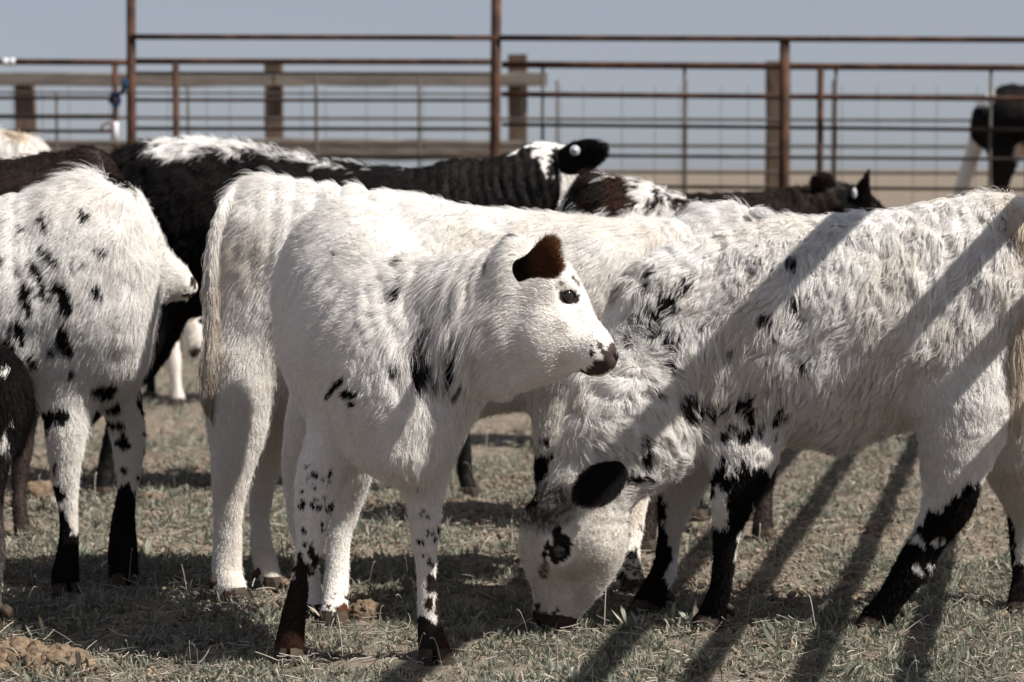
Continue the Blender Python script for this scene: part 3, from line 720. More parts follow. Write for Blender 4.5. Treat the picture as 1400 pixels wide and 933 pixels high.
# blue strap knotted between the uprights
sp = catmull(np.array([P(*q) for q in ((150, 140, YG-.07), (158, 128, YG-.09), (163, 138, YG-.07), (157, 146, YG-.07), (154, 130, YG-.08), (166, 127, YG-.2), (172, 112, YG-.38), (168, 126, YG-.38), (171, 108, YG-.36))]), 6)
o = tube('strap', sp, 2.9*pg, M['blue'], None, 8, 1.0); o['label'] = 'blue strap knotted round the gate upright and left post'; o['category'] = 'strap'
# rear mesh panel
YM = 15.0; pm = YM/FPX
f = empty('wire_fence', (*P(700, 228, YM)[:2], 0), 'thin rod fence behind the corral panels', 'fence')
for y0, r in ((127, 1.5), (161, 2.0), (197, 2.2), (233, 2.2)): T('rail', line((-200, y0-1), (1640, y0+5), YM), r*pm, M['wire'], f)
for i, x in enumerate(list(range(-120, 1600, 44))+[262, 573, 757, 945, 1135]):
    t = 118
    big = i >= 40
    VP(x+7*math.sin(i*2.3), t if not big else 110, YM, (1.9 if big else .45)*pm, M['wire'], f, 'rod', .1)
# old timber fence
YW = 17.0; pw = YW/FPX
f = empty('timber_fence', (*P(400, 228, YW)[:2], 0), 'weathered timber fence with square posts and grey plank rail', 'fence')
def B(name, a, b, hy, hz, m, par, seed, vertical=False):
    o = boxm(name, a, b, hy, hz, m, None, seed=seed, vertical=vertical); o.parent = par; o.location = -Vector(par.location)
for i, (x, tp, hw) in enumerate(((35, 118, 13), (374, 88, 12), (708, 75, 13), (1064, 84, 16), (1420, 86, 14), (-310, 100, 13))):
    t = P(x, tp, YW); b = t.copy(); b[2] = -.1; B('post', b, t, .06, hw*pw, M['woodpost'], f, i, True)
B('rail', P(-380, 109, YW-.1), P(372, 109, YW-.1), .02, 9*pw, M['woodh'], f, 11); B('rail', P(376, 108, YW-.1), P(748, 109, YW-.1), .02, 9*pw, M['woodh'], f, 12)
B('rail', P(-380, 206, YW-.1), P(330, 204, YW-.1), .02, 13*pw, M['wood'], f, 13); B('rail', P(334, 204, YW-.1), P(716, 207, YW-.1), .02, 14*pw, M['wood'], f, 14)
# side fence along the right, out of frame, whose rails shade the calves
f = empty('side_pipe_fence', (1.5, 5.5, 0), 'pipe fence running past the right edge of the pen', 'fence')
X0 = .34
for c_, r in ((-1.25, .034), (-.885, .028), (-.675, .026), (-.46, .0245), (-.255, .0245)):
    z = (X0-c_)/(.9*1.0); T('rail', [(X0+.22*y, y, z) for y in (2.6, 5, 8, 11.6)], r, M['rust'], f)
for y in (2.62, 8.6, 11.6): T('post', [(X0+.05+.22*y, y, -.1), (X0+.05+.22*y, y, 1), (X0+.05+.22*y, y, 1.9)], .045, M['rust'], f, 14)

# ------------------------------------------------------------------ the herd
GR = 'calves standing in the pen'
HERD = {}
def speck(seed, cx, cy, rx, ry, n, smin, smax, c='k', chain=None, stretch=1.6, ang=80):
    rs = np.random.RandomState(seed); out = []
    for _ in range(n):
        a, r = rs.rand()*6.283, math.sqrt(rs.rand()); s = smin+(smax-smin)*rs.rand()**2
        out.append((cx+rx*r*math.cos(a), cy+ry*r*math.sin(a), s*stretch, s, ang+rs.randn()*25, c, chain))
    return out

# --- 1: calf in front, facing the camera with its head turned
HERD['front'] = dict(label='white calf in front with brown ear, head turned to the right', group=GR, res=.0062, base='w', dirt=.18, warp=.6, toe=(.05, -1, 0),
    chains=[('body', barrel((470, 395, 5.50, 62, 85), (473, 398, 5.42, 98, 128), (482, 425, 5.30, 112, 152), (502, 462, 5.16, 122, 160), (528, 490, 5.02, 118, 155), (550, 535, 4.90, 96, 130), (562, 580, 4.84, 56, 78)), 3),
            ('neck', tb((560, 350, 560, 600, 5.02, .12), (612, 340, 615, 590, 4.94, .105), (660, 332, 660, 548, 4.88, .085), (700, 326, 700, 535, 4.85, .075)), 3),
            ('head', tb((700, 330, 676, 526, 4.86, .062), (732, 333, 692, 534, 4.85, .072), (768, 343, 716, 536, 4.84, .082), (791, 372, 744, 530, 4.83, .070), (805, 404, 768, 520, 4.82, .052), (819, 434, 788, 514, 4.81, .044), (835, 460, 800, 515, 4.80, .050), (846, 480, 812, 514, 4.80, .044)), 3),
            ('legfl', limb((440, 560, 4.99, 50), (432, 640, 4.97, 41), (428, 700, 4.95, 30), (424, 745, 4.94, 24), (412, 795, 4.94, 19), (402, 845, 4.94, 21), (398, 875, 4.93, 24), (395, 898, 4.93, 25)), 3),
            ('legfr', limb((590, 560, 4.97, 50), (585, 630, 4.95, 40), (580, 690, 4.94, 29), (581, 735, 4.93, 24), (583, 785, 4.93, 18), (586, 840, 4.93, 20), (590, 875, 4.93, 24), (594, 898, 4.92, 27)), 3),
            ('leghl', limb((415, 520, 5.45, 50, 1.2), (402, 610, 5.43, 28), (408, 700, 5.46, 20), (420, 760, 5.46, 17), (426, 810, 5.44, 18), (428, 832, 5.42, 20)), 3),
            ('leghr', limb((500, 520, 5.42, 55, 1.2), (488, 620, 5.38, 34), (476, 690, 5.42, 23), (464, 735, 5.42, 19), (460, 790, 5.40, 20), (459, 822, 5.37, 21), (457, 846, 5.34, 24)), 3)],
    shapes=[(549, 356, 3, 13, 14, 'k'), (548, 392, 4, 12, 5, 'k'), (574, 476, 7, 26, -4, 'k'), (588, 486, 5, 22, -8, 'k'), (570, 510, 8, 15, -10, 'k'), (578, 462, 16, 30, 0, 'g'), (540, 494, 7, 8, 0, 'k'), (623, 490, 5, 34, 16, 'k'), (610, 505, 5, 14, 10, 'k'),
            (480, 537, 10, 8, 0, 'k'), (463, 524, 4, 13, 30, 'k'), (452, 536, 3, 9, 30, 'k'), (459, 346, 3, 5, 0, 'g'), (701, 326, 9, 4, 0, 'g'),
            (667, 360, 3, 10, 20, 'g'), (484, 552, 5, 4, 0, 'k'), (427, 690, 0, 0, 0, 'k')]
        + speck(7, 578, 488, 20, 42, 12, 2.5, 6, 'k', None, 2.4) + speck(9, 622, 490, 12, 40, 7, 2, 5, 'k', None, 2.6, 100) + speck(1, 432, 700, 26, 60, 30, 1.6, 4.2, 'k', 'legfl') + speck(2, 418, 770, 20, 26, 20, 2.5, 6, 'd', 'legfl') + speck(4, 430, 655, 28, 40, 10, 1.2, 3, 'k', 'legfl')
        + speck(3, 590, 745, 20, 30, 14, 2, 4.5, 'k', 'legfr') + speck(5, 588, 690, 22, 40, 5, 2, 4, 'k', 'legfr')
        + [(396, 848, 26, 62, 14, 'd', 'legfl'), (408, 800, 10, 30, 15, 'd', 'legfl'), (392, 895, 42, 30, 0, 'b', 'legfl'), (380, 893, 12, 14, 0, 'r', 'legfl'), (400, 876, 20, 16, 0, 'b', 'legfl'),
           (592, 890, 60, 36, 0, 'd', 'legfr'), (605, 830, 9, 40, -8, 'b', 'legfr'), (590, 800, 9, 12, 0, 'd', 'legfr'), (578, 858, 12, 16, 0, 'd', 'legfr'), (612, 892, 16, 22, 0, 'b', 'legfr'),
           (586, 826, 6, 9, 0, 'b', 'legfr'), (587, 790, 5, 8, 0, 'd', 'legfr'),
           (470, 838, 9, 13, 0, 'r', 'leghr')] + speck(8, 458, 825, 22, 14, 9, 1.5, 3, 'b', 'leghr')
        + [(779, 406, 15, 11, 15, 'k', 'head'), (768, 392, 9, 5, 10, 'g', 'head'), (787, 385, 10, 3, 40, 'g', 'head'),
           (838, 486, 13, 20, 20, 'n', 'head'), (822, 502, 24, 8, -18, 'n', 'head'), (802, 511, 12, 5, 0, 'n', 'head'), (849, 492, 13, 25, 0, 'n', 'head')] + speck(6, 818, 482, 12, 14, 16, 1.2, 2.6, 'n', 'head', 1, 0),
    short=[(780, 406, 20, 17, .3), (836, 488, 16, 24, .05), (815, 506, 30, 10, .05), (850, 492, 16, 30, .02), (800, 440, 50, 60, .6), (430, 480, 70, 120, .65)], long=[(585, 450, 100, 110, 2.2), (600, 620, 50, 60, 1.4)],
    dents=[(779, 407, .020, .009), (776, 388, .018, -.010), (762, 400, .02, -.003), (800, 440, .028, .008), (770, 440, .018, -.008), (728, 455, .050, -.012), (772, 500, .026, .009), (700, 500, .03, .006), (838, 480, .014, -.005), (843, 487, .007, .011), (800, 507, .007, .006), (812, 506, .007, .006), (824, 503, .007, .005)],
    folds=[(590, 450, 110, 140, (.93, .3, .15), .036, .004)],
    eyes=[(779, 406, .0165, 12, 4)], nostrils=[(842, 486, .0095, .6, 12)],
    ears=[dict(base=(706, 372, 4.75), tip=(766, 346, 4.67), w=.040, n=(.35, -1, .35), cup=.35, c0='k', c1='r', brk=.24, rim=(.24, .11, .055), prof=[.50, .50, .52, .62, .75, .9, 1.0, .95, .55], len=.010, label='reddish brown ear with a black base'),
          dict(base=(728, 330, 4.93), tip=(790, 300, 5.02), w=.001, c0='w', c1='w', dens=1e4)],
    fur=dict(len=.0145, dens=3.4e5, rad=.00040, lift=.34, clump=.0115, clumpk=.5, curl=.08, frizz=.24, mult=dict(head=.50, leg=.5, body=1.0, neck=1.35)))
HERD['front']['ears'] = HERD['front']['ears'][:1] + [dict(base=(735, 350, 4.93), tip=(745, 375, 5.03), w=.03, n=(1, .2, .5), c0='b', c1='b', dens=1e5)]

# --- 2: long-coated white calf standing behind it
HERD['behind'] = dict(label='plain white calf standing sideways directly behind the front calf, tail at its left', group=GR, res=.008, base='w', dirt=.5, toe=(1, -.2, 0),
    chains=[('body', tb((312, 300, 312, 470, 5.84, .10), (332, 246, 335, 520, 5.84, .15), (370, 236, 378, 565, 5.84, .185), (450, 244, 455, 585, 5.84, .20), (560, 262, 560, 590, 5.84, .215), (680, 282, 680, 566, 5.84, .21), (790, 292, 780, 556, 5.84, .19), (870, 300, 850, 560, 5.84, .17), (920, 320, 890, 550, 5.84, .13)), 3),
            ('neck', tb((850, 300, 860, 530, 5.86, .13), (905, 296, 900, 500, 5.9, .11), (955, 286, 945, 450, 5.95, .09)), 3),
            ('head', tb((955, 284, 945, 420, 5.95, .075), (1005, 276, 980, 430, 5.97, .085), (1050, 310, 1015, 440, 5.98, .075), (1080, 350, 1045, 450, 5.98, .06), (1105, 395, 1070, 460, 5.98, .05), (1115, 425, 1090, 465, 5.98, .04)), 3),
            ('legh', limb((345, 430, 5.72, 78), (330, 520, 5.70, 58), (323, 600, 5.69, 42), (313, 680, 5.68, 27), (311, 740, 5.68, 23), (310, 790, 5.67, 23), (318, 820, 5.64, 24)), 3),
            ('leghf', limb((395, 520, 5.96, 60), (368, 620, 5.96, 28), (356, 700, 5.95, 17), (357, 745, 5.90, 19), (364, 785, 5.82, 20), (372, 812, 5.78, 19)), 3),
            ('legf', limb((770, 500, 5.72, 62), (757, 590, 5.72, 32), (752, 680, 5.72, 23), (752, 740, 5.70, 17), (752, 800, 5.68, 20), (754, 826, 5.66, 21)), 3),
            ('legff', limb((860, 540, 5.95, 50), (868, 640, 5.95, 28), (866, 710, 5.90, 19), (860, 770, 5.82, 19), (862, 806, 5.76, 24)), 3)],
    shapes=speck(11, 745, 640, 10, 50, 10, 3, 6, 'k', 'legf') + [(728, 605, 5, 16, -15, 'k', 'legf'), (738, 645, 8, 22, -10, 'k', 'legf'), (745, 680, 16, 18, 0, 'k', 'legf'), (337, 262, 0, 0, 0, 'k')] + speck(12, 860, 760, 24, 60, 40, 2, 5, 'k', 'legff')
        + [(348, 288, 0, 0, 0, 'k')],
    long=[(345, 240, 80, 30, 1.5), (1005, 275, 50, 30, 1.5), (330, 400, 60, 90, 1.3)],
    fur=dict(len=.023, dens=2.5e5, rad=.00045, lift=.36, clump=.0115, clumpk=.5, curl=.10, frizz=.24, mult=dict(head=.9, leg=.5)),
    tail=dict(pts=((362, 262, 5.84, .012), (328, 258, 5.81, .010), (306, 284, 5.74, .010), (293, 325, 5.70, .010), (288, 380, 5.68, .010), (290, 440, 5.66, .010), (287, 500, 5.65, .010), (290, 535, 5.65, .004)), c0='w', c1='e', len=[.014, .018, .022, .032, .06, .085, .06], dens=3.2e5),
    ears=[dict(base=(1025, 288, 5.93), tip=(1062, 301, 5.90), w=.013, n=(0, -1, .3), c0='w', c1='w', dens=3e5, len=.018, prof=[.6, .8, 1, 1, .9, .75, .55, .3, .08])], eyes=[(1050, 345, .016, 30)])

# --- 3: shaggy grazing calf
HERD['graze'] = dict(label='shaggy white calf with black forefeet grazing head down in front', group=GR, res=.0062, base='w', dirt=.6, warp=1.0, toe=(-1, -.3, 0),
    chains=[('body', tb((862, 378, 930, 600, 5.38, .13), (905, 338, 965, 615, 5.40, .17), (970, 318, 1010, 618, 5.42, .195), (1060, 300, 1070, 600, 5.42, .215), (1150, 292, 1150, 606, 5.42, .22), (1240, 282, 1232, 590, 5.42, .215), (1320, 268, 1310, 560, 5.42, .20), (1375, 264, 1375, 540, 5.42, .165), (1402, 300, 1402, 470, 5.42, .10)), 3),
            ('neck', tb((880, 365, 985, 620, 5.38, .14), (830, 440, 950, 640, 5.32, .12), (792, 530, 918, 655, 5.26, .098), (762, 610, 890, 668, 5.24, .082), (745, 670, 872, 672, 5.22, .074)), 3),
            ('head', tb((742, 676, 866, 668, 5.22, .072), (714, 700, 864, 706, 5.21, .082), (706, 735, 858, 758, 5.21, .086), (711, 772, 838, 795, 5.22, .070), (721, 806, 812, 824, 5.23, .052), (724, 834, 796, 844, 5.25, .048), (726, 852, 796, 858, 5.26, .052), (736, 866, 788, 870, 5.26, .040)), 3),
            ('legf', limb((1030, 560, 5.30, 62), (1020, 620, 5.28, 48), (1003, 680, 5.27, 35), (994, 725, 5.27, 24), (989, 780, 5.27, 19), (981, 820, 5.28, 20), (971, 850, 5.29, 24)), 3),
            ('legff', limb((950, 590, 5.52, 50), (930, 660, 5.52, 36), (920, 710, 5.52, 22), (914, 745, 5.52, 18), (908, 785, 5.50, 21), (895, 812, 5.50, 22), (888, 834, 5.49, 26)), 3),
            ('legh', limb((1315, 470, 5.30, 95), (1318, 560, 5.27, 70), (1303, 640, 5.26, 48), (1296, 690, 5.26, 38), (1270, 740, 5.27, 27), (1242, 790, 5.27, 26), (1218, 828, 5.27, 22), (1197, 860, 5.28, 25)), 3),
            ('leghf', limb((1380, 500, 5.52, 80), (1392, 620, 5.54, 54), (1408, 690, 5.56, 38), (1402, 750, 5.55, 24), (1402, 800, 5.52, 21), (1398, 840, 5.46, 25)), 3)],
    shapes=[(893, 392, 9, 8, 0, 'k'), (904, 420, 12, 8, 20, 'k'), (944, 385, 9, 11, 0, 'k'), (862, 470, 5, 8, 0, 'k'), (915, 470, 6, 9, -20, 'k'), (930, 450, 7, 7, 0, 'g'), (1075, 545, 5, 7, 0, 'k'), (990, 590, 6, 8, 0, 'k'), (1055, 520, 5, 6, 0, 'g'), (918, 402, 10, 8, 30, 'k'), (927, 410, 12, 8, 20, 'k'), (876, 435, 7, 12, -20, 'k'), (892, 452, 5, 13, -50, 'k'), (968, 435, 7, 9, 0, 'g'), (970, 436, 4, 6, 0, 'k'),
            (852, 390, 6, 6, 0, 'g'), (945, 540, 24, 10, 25, 'k'), (975, 548, 11, 10, 20, 'k'), (905, 497, 9, 5, 40, 'k'), (895, 525, 4, 10, -30, 'k'), (1085, 352, 6, 7, 0, 'k'), (1030, 365, 7, 6, 0, 'g'), (1052, 430, 7, 6, 0, 'k'), (1066, 446, 6, 4, 30, 'k'),
            (1104, 492, 7, 6, 0, 'k'), (1020, 590, 10, 12, 20, 'k'), (1000, 545, 6, 8, 0, 'k'), (876, 615, 9, 22, -25, 'k', 'neck body'), (862, 648, 22, 12, 20, 'k', 'neck body'), (880, 590, 5, 9, 0, 'k'), (1033, 540, 5, 12, 10, 'k'), (1026, 560, 6, 14, 10, 'k'),
            (1038, 585, 5, 12, 0, 'k'), (1003, 475, 7, 4, 60, 'g'), (1145, 610, 12, 6, 0, 'c'),
            (985, 800, 60, 82, 0, 'k', 'legf'), (1032, 660, 26, 24, 0, 'k', 'legf'), (968, 665, 9, 16, -10, 'k', 'legf'), (1012, 700, 22, 40, 0, 'k', 'legf'), (985, 645, 8, 12, 0, 'k', 'legf'), (1000, 655, 10, 9, 0, 'k', 'legf'),
            (984, 690, 12, 20, 0, 'w', 'legf'), (1014, 737, 7, 26, 14, 'w', 'legf'),
            (885, 815, 50, 50, 0, 'k', 'legff'), (905, 755, 12, 36, 0, 'k', 'legff'), (902, 700, 9, 30, 6, 'k', 'legff'), (924, 770, 9, 30, 14, 'w', 'legff'),
            (1205, 840, 70, 70, 0, 'k', 'legh'), (1225, 765, 20, 34, 20, 'k', 'legh'), (1305, 700, 42, 18, -45, 'k', 'legh'), (1282, 732, 16, 24, 30, 'k', 'legh'), (1250, 745, 24, 10, 0, 'k', 'legh'), (1290, 740, 46, 46, 0, 'k', 'legh'), (1253, 690, 15, 48, 12, 'w', 'legh'), (1240, 792, 52, 44, 0, 'k', 'legh'), (1330, 668, 16, 12, 0, 'k', 'legh'),
            (1395, 820, 40, 54, 0, 'k', 'leghf'), (1378, 750, 10, 50, 0, 'k', 'leghf'), (1408, 770, 10, 24, 0, 'w', 'leghf')]
        + speck(31, 1000, 640, 40, 24, 10, 3, 8, 'k', 'legf body') + speck(33, 905, 425, 50, 60, 11, 3, 6) + speck(34, 1005, 560, 70, 45, 10, 3, 7) + speck(36, 740, 835, 30, 8, 12, 1.5, 3, 'n', 'head', 1, 0) + speck(37, 1262, 745, 30, 34, 9, 3, 7, 'w', 'legh') + speck(35, 1060, 400, 60, 60, 6, 3, 5)
        + [(745, 700, 48, 34, -15, 'g', 'head neck'), (740, 692, 38, 24, -15, 'g', 'head neck'), (735, 700, 30, 22, -10, 'g', 'head neck'), (758, 684, 26, 12, -10, 'g', 'head neck'), (724, 690, 9, 16, 20, 'k', 'head neck'), (745, 778, 8, 16, 0, 'g', 'head'), (766, 752, 21, 15, -65, 'k', 'head'), (761, 731, 8, 6, -60, 'k', 'head'), (747, 752, 3, 15, 14, 'k', 'head'),
           (758, 868, 48, 27, 2, 'n', 'head'), (735, 850, 15, 12, 10, 'n', 'head')],
    short=[(765, 752, 22, 20, .3), (756, 862, 44, 18, .05), (780, 800, 70, 60, .8)],
    long=[(800, 560, 80, 80, 1.3), (1060, 560, 60, 60, 1.3), (1150, 600, 50, 30, 1.35), (1375, 262, 50, 24, 1.2), (850, 420, 50, 70, 1.15)],
    dents=[(766, 752, .020, .009), (752, 740, .018, -.010), (780, 738, .018, -.006), (742, 800, .026, .010), (760, 835, .03, -.004), (818, 745, .046, -.013), (785, 795, .028, .010), (745, 700, .03, -.006), (735, 848, .016, -.006), (732, 858, .007, .009), (800, 700, .03, .005), (775, 850, .02, -.004)],
    folds=[(800, 560, 120, 110, (.1, .1, 1), .045, .006)],
    eyes=[(766, 753, .021, 65, 4)], nostrils=[(733, 852, .0095, .7, 20)],
    ears=[dict(base=(852, 640, 5.10), tip=(788, 684, 5.02), w=.040, n=(.1, -1, .25), cup=.3, c0='k', c1='k', len=.012, rim=(.05, .034, .028), brk=.3, prof=[.42, .64, .84, .97, 1, .96, .82, .58, .18], label='black ear laid forward'),
          dict(base=(765, 700, 5.30), tip=(760, 725, 5.34), w=.018, n=(-.4, .6, .4), c0='k', c1='k', dens=1.5e5)],
    fur=dict(len=.033, dens=2.7e5, rad=.00045, lift=.42, clump=.013, clumpk=.58, curl=.22, frizz=.42, mult=dict(head=.30, leg=.42, neck=1.05)),
    tail=dict(pts=((1350, 290, 5.40, .010), (1378, 288, 5.36, .015), (1392, 308, 5.30, .018), (1397, 350, 5.28, .016), (1398, 420, 5.26, .014), (1392, 480, 5.25, .012), (1390, 530, 5.25, .010), (1392, 565, 5.25, .004)), c0='c', c1='c', len=[.03, .034, .032, .03, .06, .07, .05], dens=2.2e5))

# --- 4: spotted calf at the left
HERD['left'] = dict(label='white calf with black flecks and black forefeet at the left, head turned away', group=GR, res=.008, base='w', dirt=.22, warp=1.1, toe=(.4, -1, 0),
    chains=[('body', tb((-250, 310, -250, 520, 5.84, .12), (-190, 272, -190, 560, 5.84, .19), (-90, 262, -90, 572, 5.84, .22), (0, 266, 0, 570, 5.84, .23), (70, 246, 75, 566, 5.84, .215), (118, 232, 122, 560, 5.80, .185), (155, 252, 158, 545, 5.76, .13), (178, 292, 178, 525, 5.73, .085)), 3),
            ('neck', tb((110, 230, 130, 460, 5.98, .13), (150, 232, 160, 440, 6.06, .10), (180, 262, 182, 430, 6.14, .085)), 3),
            ('head', tb((180, 268, 178, 424, 6.14, .078), (205, 300, 198, 424, 6.16, .08), (225, 332, 216, 420, 6.17, .066), (244, 355, 234, 414, 6.18, .05), (260, 372, 251, 410, 6.19, .044), (269, 386, 262, 406, 6.19, .030)), 3),
            ('legf', limb((80, 500, 5.74, 52), (87, 590, 5.72, 33), (90, 650, 5.72, 24), (94, 705, 5.72, 17), (94, 750, 5.72, 19), (90, 788, 5.71, 23), (90, 808, 5.71, 24)), 3),
            ('legff', limb((165, 480, 5.90, 45), (172, 560, 5.89, 31), (176, 610, 5.88, 26), (174, 670, 5.87, 17), (168, 720, 5.86, 21), (168, 765, 5.85, 24), (169, 790, 5.84, 24)), 3),
            ('legh', limb((-200, 480, 5.8, 70), (-215, 600, 5.8, 34), (-235, 690, 5.8, 20), (-222, 770, 5.75, 19), (-215, 810, 5.72, 22)), 3),
            ('leghf', limb((-150, 500, 6.1, 60), (-160, 600, 6.1, 30), (-175, 680, 6.1, 18), (-165, 740, 6.05, 18), (-160, 770, 6.0, 22)), 3)],
    shapes=[(160, 242, 12, 17, -25, 'k'), (183, 262, 5, 6, 0, 'g'), (65, 303, 4, 14, -30, 'k'), (116, 290, 4, 13, -32, 'k'), (31, 313, 10, 4, 30, 'k'), (69, 348, 8, 18, -38, 'k'), (140, 338, 11, 4, 35, 'k'), (134, 398, 7, 12, -20, 'k'), (118, 360, 7, 4, 30, 'g'),
            (55, 372, 6, 26, -28, 'k'), (40, 405, 7, 25, -10, 'k'), (90, 405, 8, 26, -14, 'k'), (83, 385, 10, 9, 0, 'k'), (64, 402, 14, 5, 30, 'k'), (2, 350, 4, 12, -15, 'k'), (28, 365, 4, 14, -45, 'g'), (32, 450, 6, 20, -15, 'k'), (18, 440, 4, 12, 0, 'k'), (90, 455, 11, 14, 0, 'k'), (95, 470, 7, 8, 0, 'k'), (70, 475, 6, 6, 0, 'k'), (84, 468, 4, 5, 0, 'k'),
            (98, 506, 5, 6, 0, 'k'), (48, 487, 6, 9, -20, 'k'), (103, 358, 4, 9, -30, 'g'), (10, 475, 14, 20, 0, 'k'), (-60, 400, 10, 30, -20, 'k'), (-120, 350, 12, 26, -20, 'k'), (-150, 450, 10, 22, 0, 'k'),
            (60, 573, 14, 12, 0, 'k'), (83, 565, 12, 10, 0, 'k'), (58, 588, 8, 6, 0, 'k'), (76, 641, 3, 7, 0, 'k'), (78, 673, 8, 13, -15, 'k'),
            (88, 780, 60, 52, 0, 'k', 'legf'), (84, 722, 10, 30, -5, 'k', 'legf'),
            (145, 531, 20, 8, -5, 'k', 'legff body'), (150, 552, 16, 7, 15, 'k', 'legff'), (155, 578, 18, 6, 20, 'k', 'legff'), (168, 602, 9, 10, 0, 'k', 'legff'), (196, 550, 8, 20, -20, 'k', 'legff'), (200, 590, 5, 12, 0, 'k', 'legff'), (197, 622, 5, 14, 10, 'k', 'legff'), (169, 642, 4, 8, 0, 'k', 'legff'),
            (168, 745, 60, 68, 0, 'k', 'legff'), (170, 690, 14, 30, 0, 'k', 'legff'), (190, 668, 6, 24, 5, 'k', 'legff'),
            (266, 384, 6, 12, 0, 'n', 'head'), (262, 404, 10, 3, 0, 'n', 'head')],
    short=[(268, 388, 10, 18, .05)], long=[(140, 228, 60, 26, 2.2), (60, 240, 60, 20, 1.6)], nostrils=[(265, 381, .0085, .7, 0)],
    fur=dict(len=.020, dens=2.5e5, rad=.00045, lift=.36, clump=.0095, clumpk=.42, curl=.06, frizz=.18, mult=dict(head=.5, leg=.48)),
    ears=[])

# --- 5: black calf with white back stripe
HERD['black'] = dict(label='large black calf with white back stripe and round ear tag', group=GR, res=.010, base='k', warp=2.2, toe=(1, -.2, 0),
    chains=[('body', tb((150, 240, 160, 370, 7.6, .10), (170, 202, 180, 410, 7.6, .18), (225, 188, 235, 430, 7.6, .24), (320, 192, 325, 430, 7.6, .26), (450, 220, 450, 440, 7.6, .27), (560, 228, 560, 440, 7.6, .24), (620, 224, 615, 430, 7.6, .20), (650, 240, 640, 410, 7.6, .14)), 3),
            ('neck', tb((590, 226, 600, 480, 7.6, .18), (650, 216, 645, 430, 7.6, .15), (700, 206, 700, 370, 7.62, .12), (740, 200, 735, 330, 7.65, .10)), 3),
            ('head', tb((722, 200, 722, 310, 7.66, .10), (748, 190, 742, 315, 7.7, .11), (780, 200, 765, 325, 7.72, .10), (803, 235, 785, 330, 7.74, .085), (818, 270, 800, 335, 7.75, .07), (826, 300, 812, 340, 7.75, .055)), 3),
            ('legh', limb((205, 350, 7.46, 56), (212, 430, 7.42, 30), (184, 505, 7.42, 17), (160, 560, 7.45, 15), (146, 620, 7.45, 15), (140, 655, 7.42, 17)), 3),
            ('leghf', limb((230, 420, 7.8, 50), (200, 500, 7.8, 20), (130, 560, 7.8, 14), (100, 600, 7.78, 13), (95, 640, 7.72, 15)), 3),
            ('legf', limb((612, 440, 7.45, 46), (622, 520, 7.45, 26), (628, 580, 7.46, 17), (632, 612, 7.46, 17), (636, 640, 7.45, 14), (642, 655, 7.42, 16)), 3),
            ('legff', limb((640, 430, 7.75, 40), (612, 520, 7.75, 22), (600, 570, 7.75, 14), (596, 620, 7.72, 13), (600, 640, 7.7, 15)), 3)],
    shapes=[(255, 185, 55, 11, 4, 'w'), (232, 198, 20, 14, 0, 'w'), (300, 193, 60, 12, 8, 'w'), (265, 203, 10, 14, 10, 'w'), (370, 205, 30, 7, 10, 'w'), (430, 216, 40, 6, 10, 'w'), (490, 217, 26, 6, 5, 'w'), (555, 217, 28, 7, 0, 'w'), (255, 187, 9, 3, 0, 'k'), (200, 180, 12, 6, 0, 'k'),
            (755, 194, 44, 16, 5, 'w', 'head neck'), (742, 215, 9, 26, -10, 'w', 'head neck'), (775, 250, 14, 34, 10, 'w', 'head'), (706, 202, 10, 6, 0, 'w'), (735, 202, 7, 4, 0, 'k'), (235, 600, 0, 0, 0, 'w')],
    folds=[(660, 250, 130, 80, (.97, 0, .12), .034, .005)], short=[(660, 250, 110, 60, .5)], long=[(400, 210, 250, 16, 1.5)], eyes=[(790, 262, .017, 30)],
    ears=[dict(base=(765, 222, 7.60), tip=(828, 206, 7.54), w=.050, n=(0, -1, .3), cup=.3, c0='k', c1='k', len=.014, dens=1.2e5, rad=.0008, prof=[.7, .85, .95, 1, .98, .92, .8, .62, .35], tag=(786, 206, 7.50, 7.2), label='black ear with a round white tag')],
    fur=dict(len=.030, dens=.75e5, rad=.0008, lift=.36, clump=.022, clumpk=.6, curl=.12, frizz=.35, K=4, mult=dict(head=.5, leg=.35, neck=.8)))

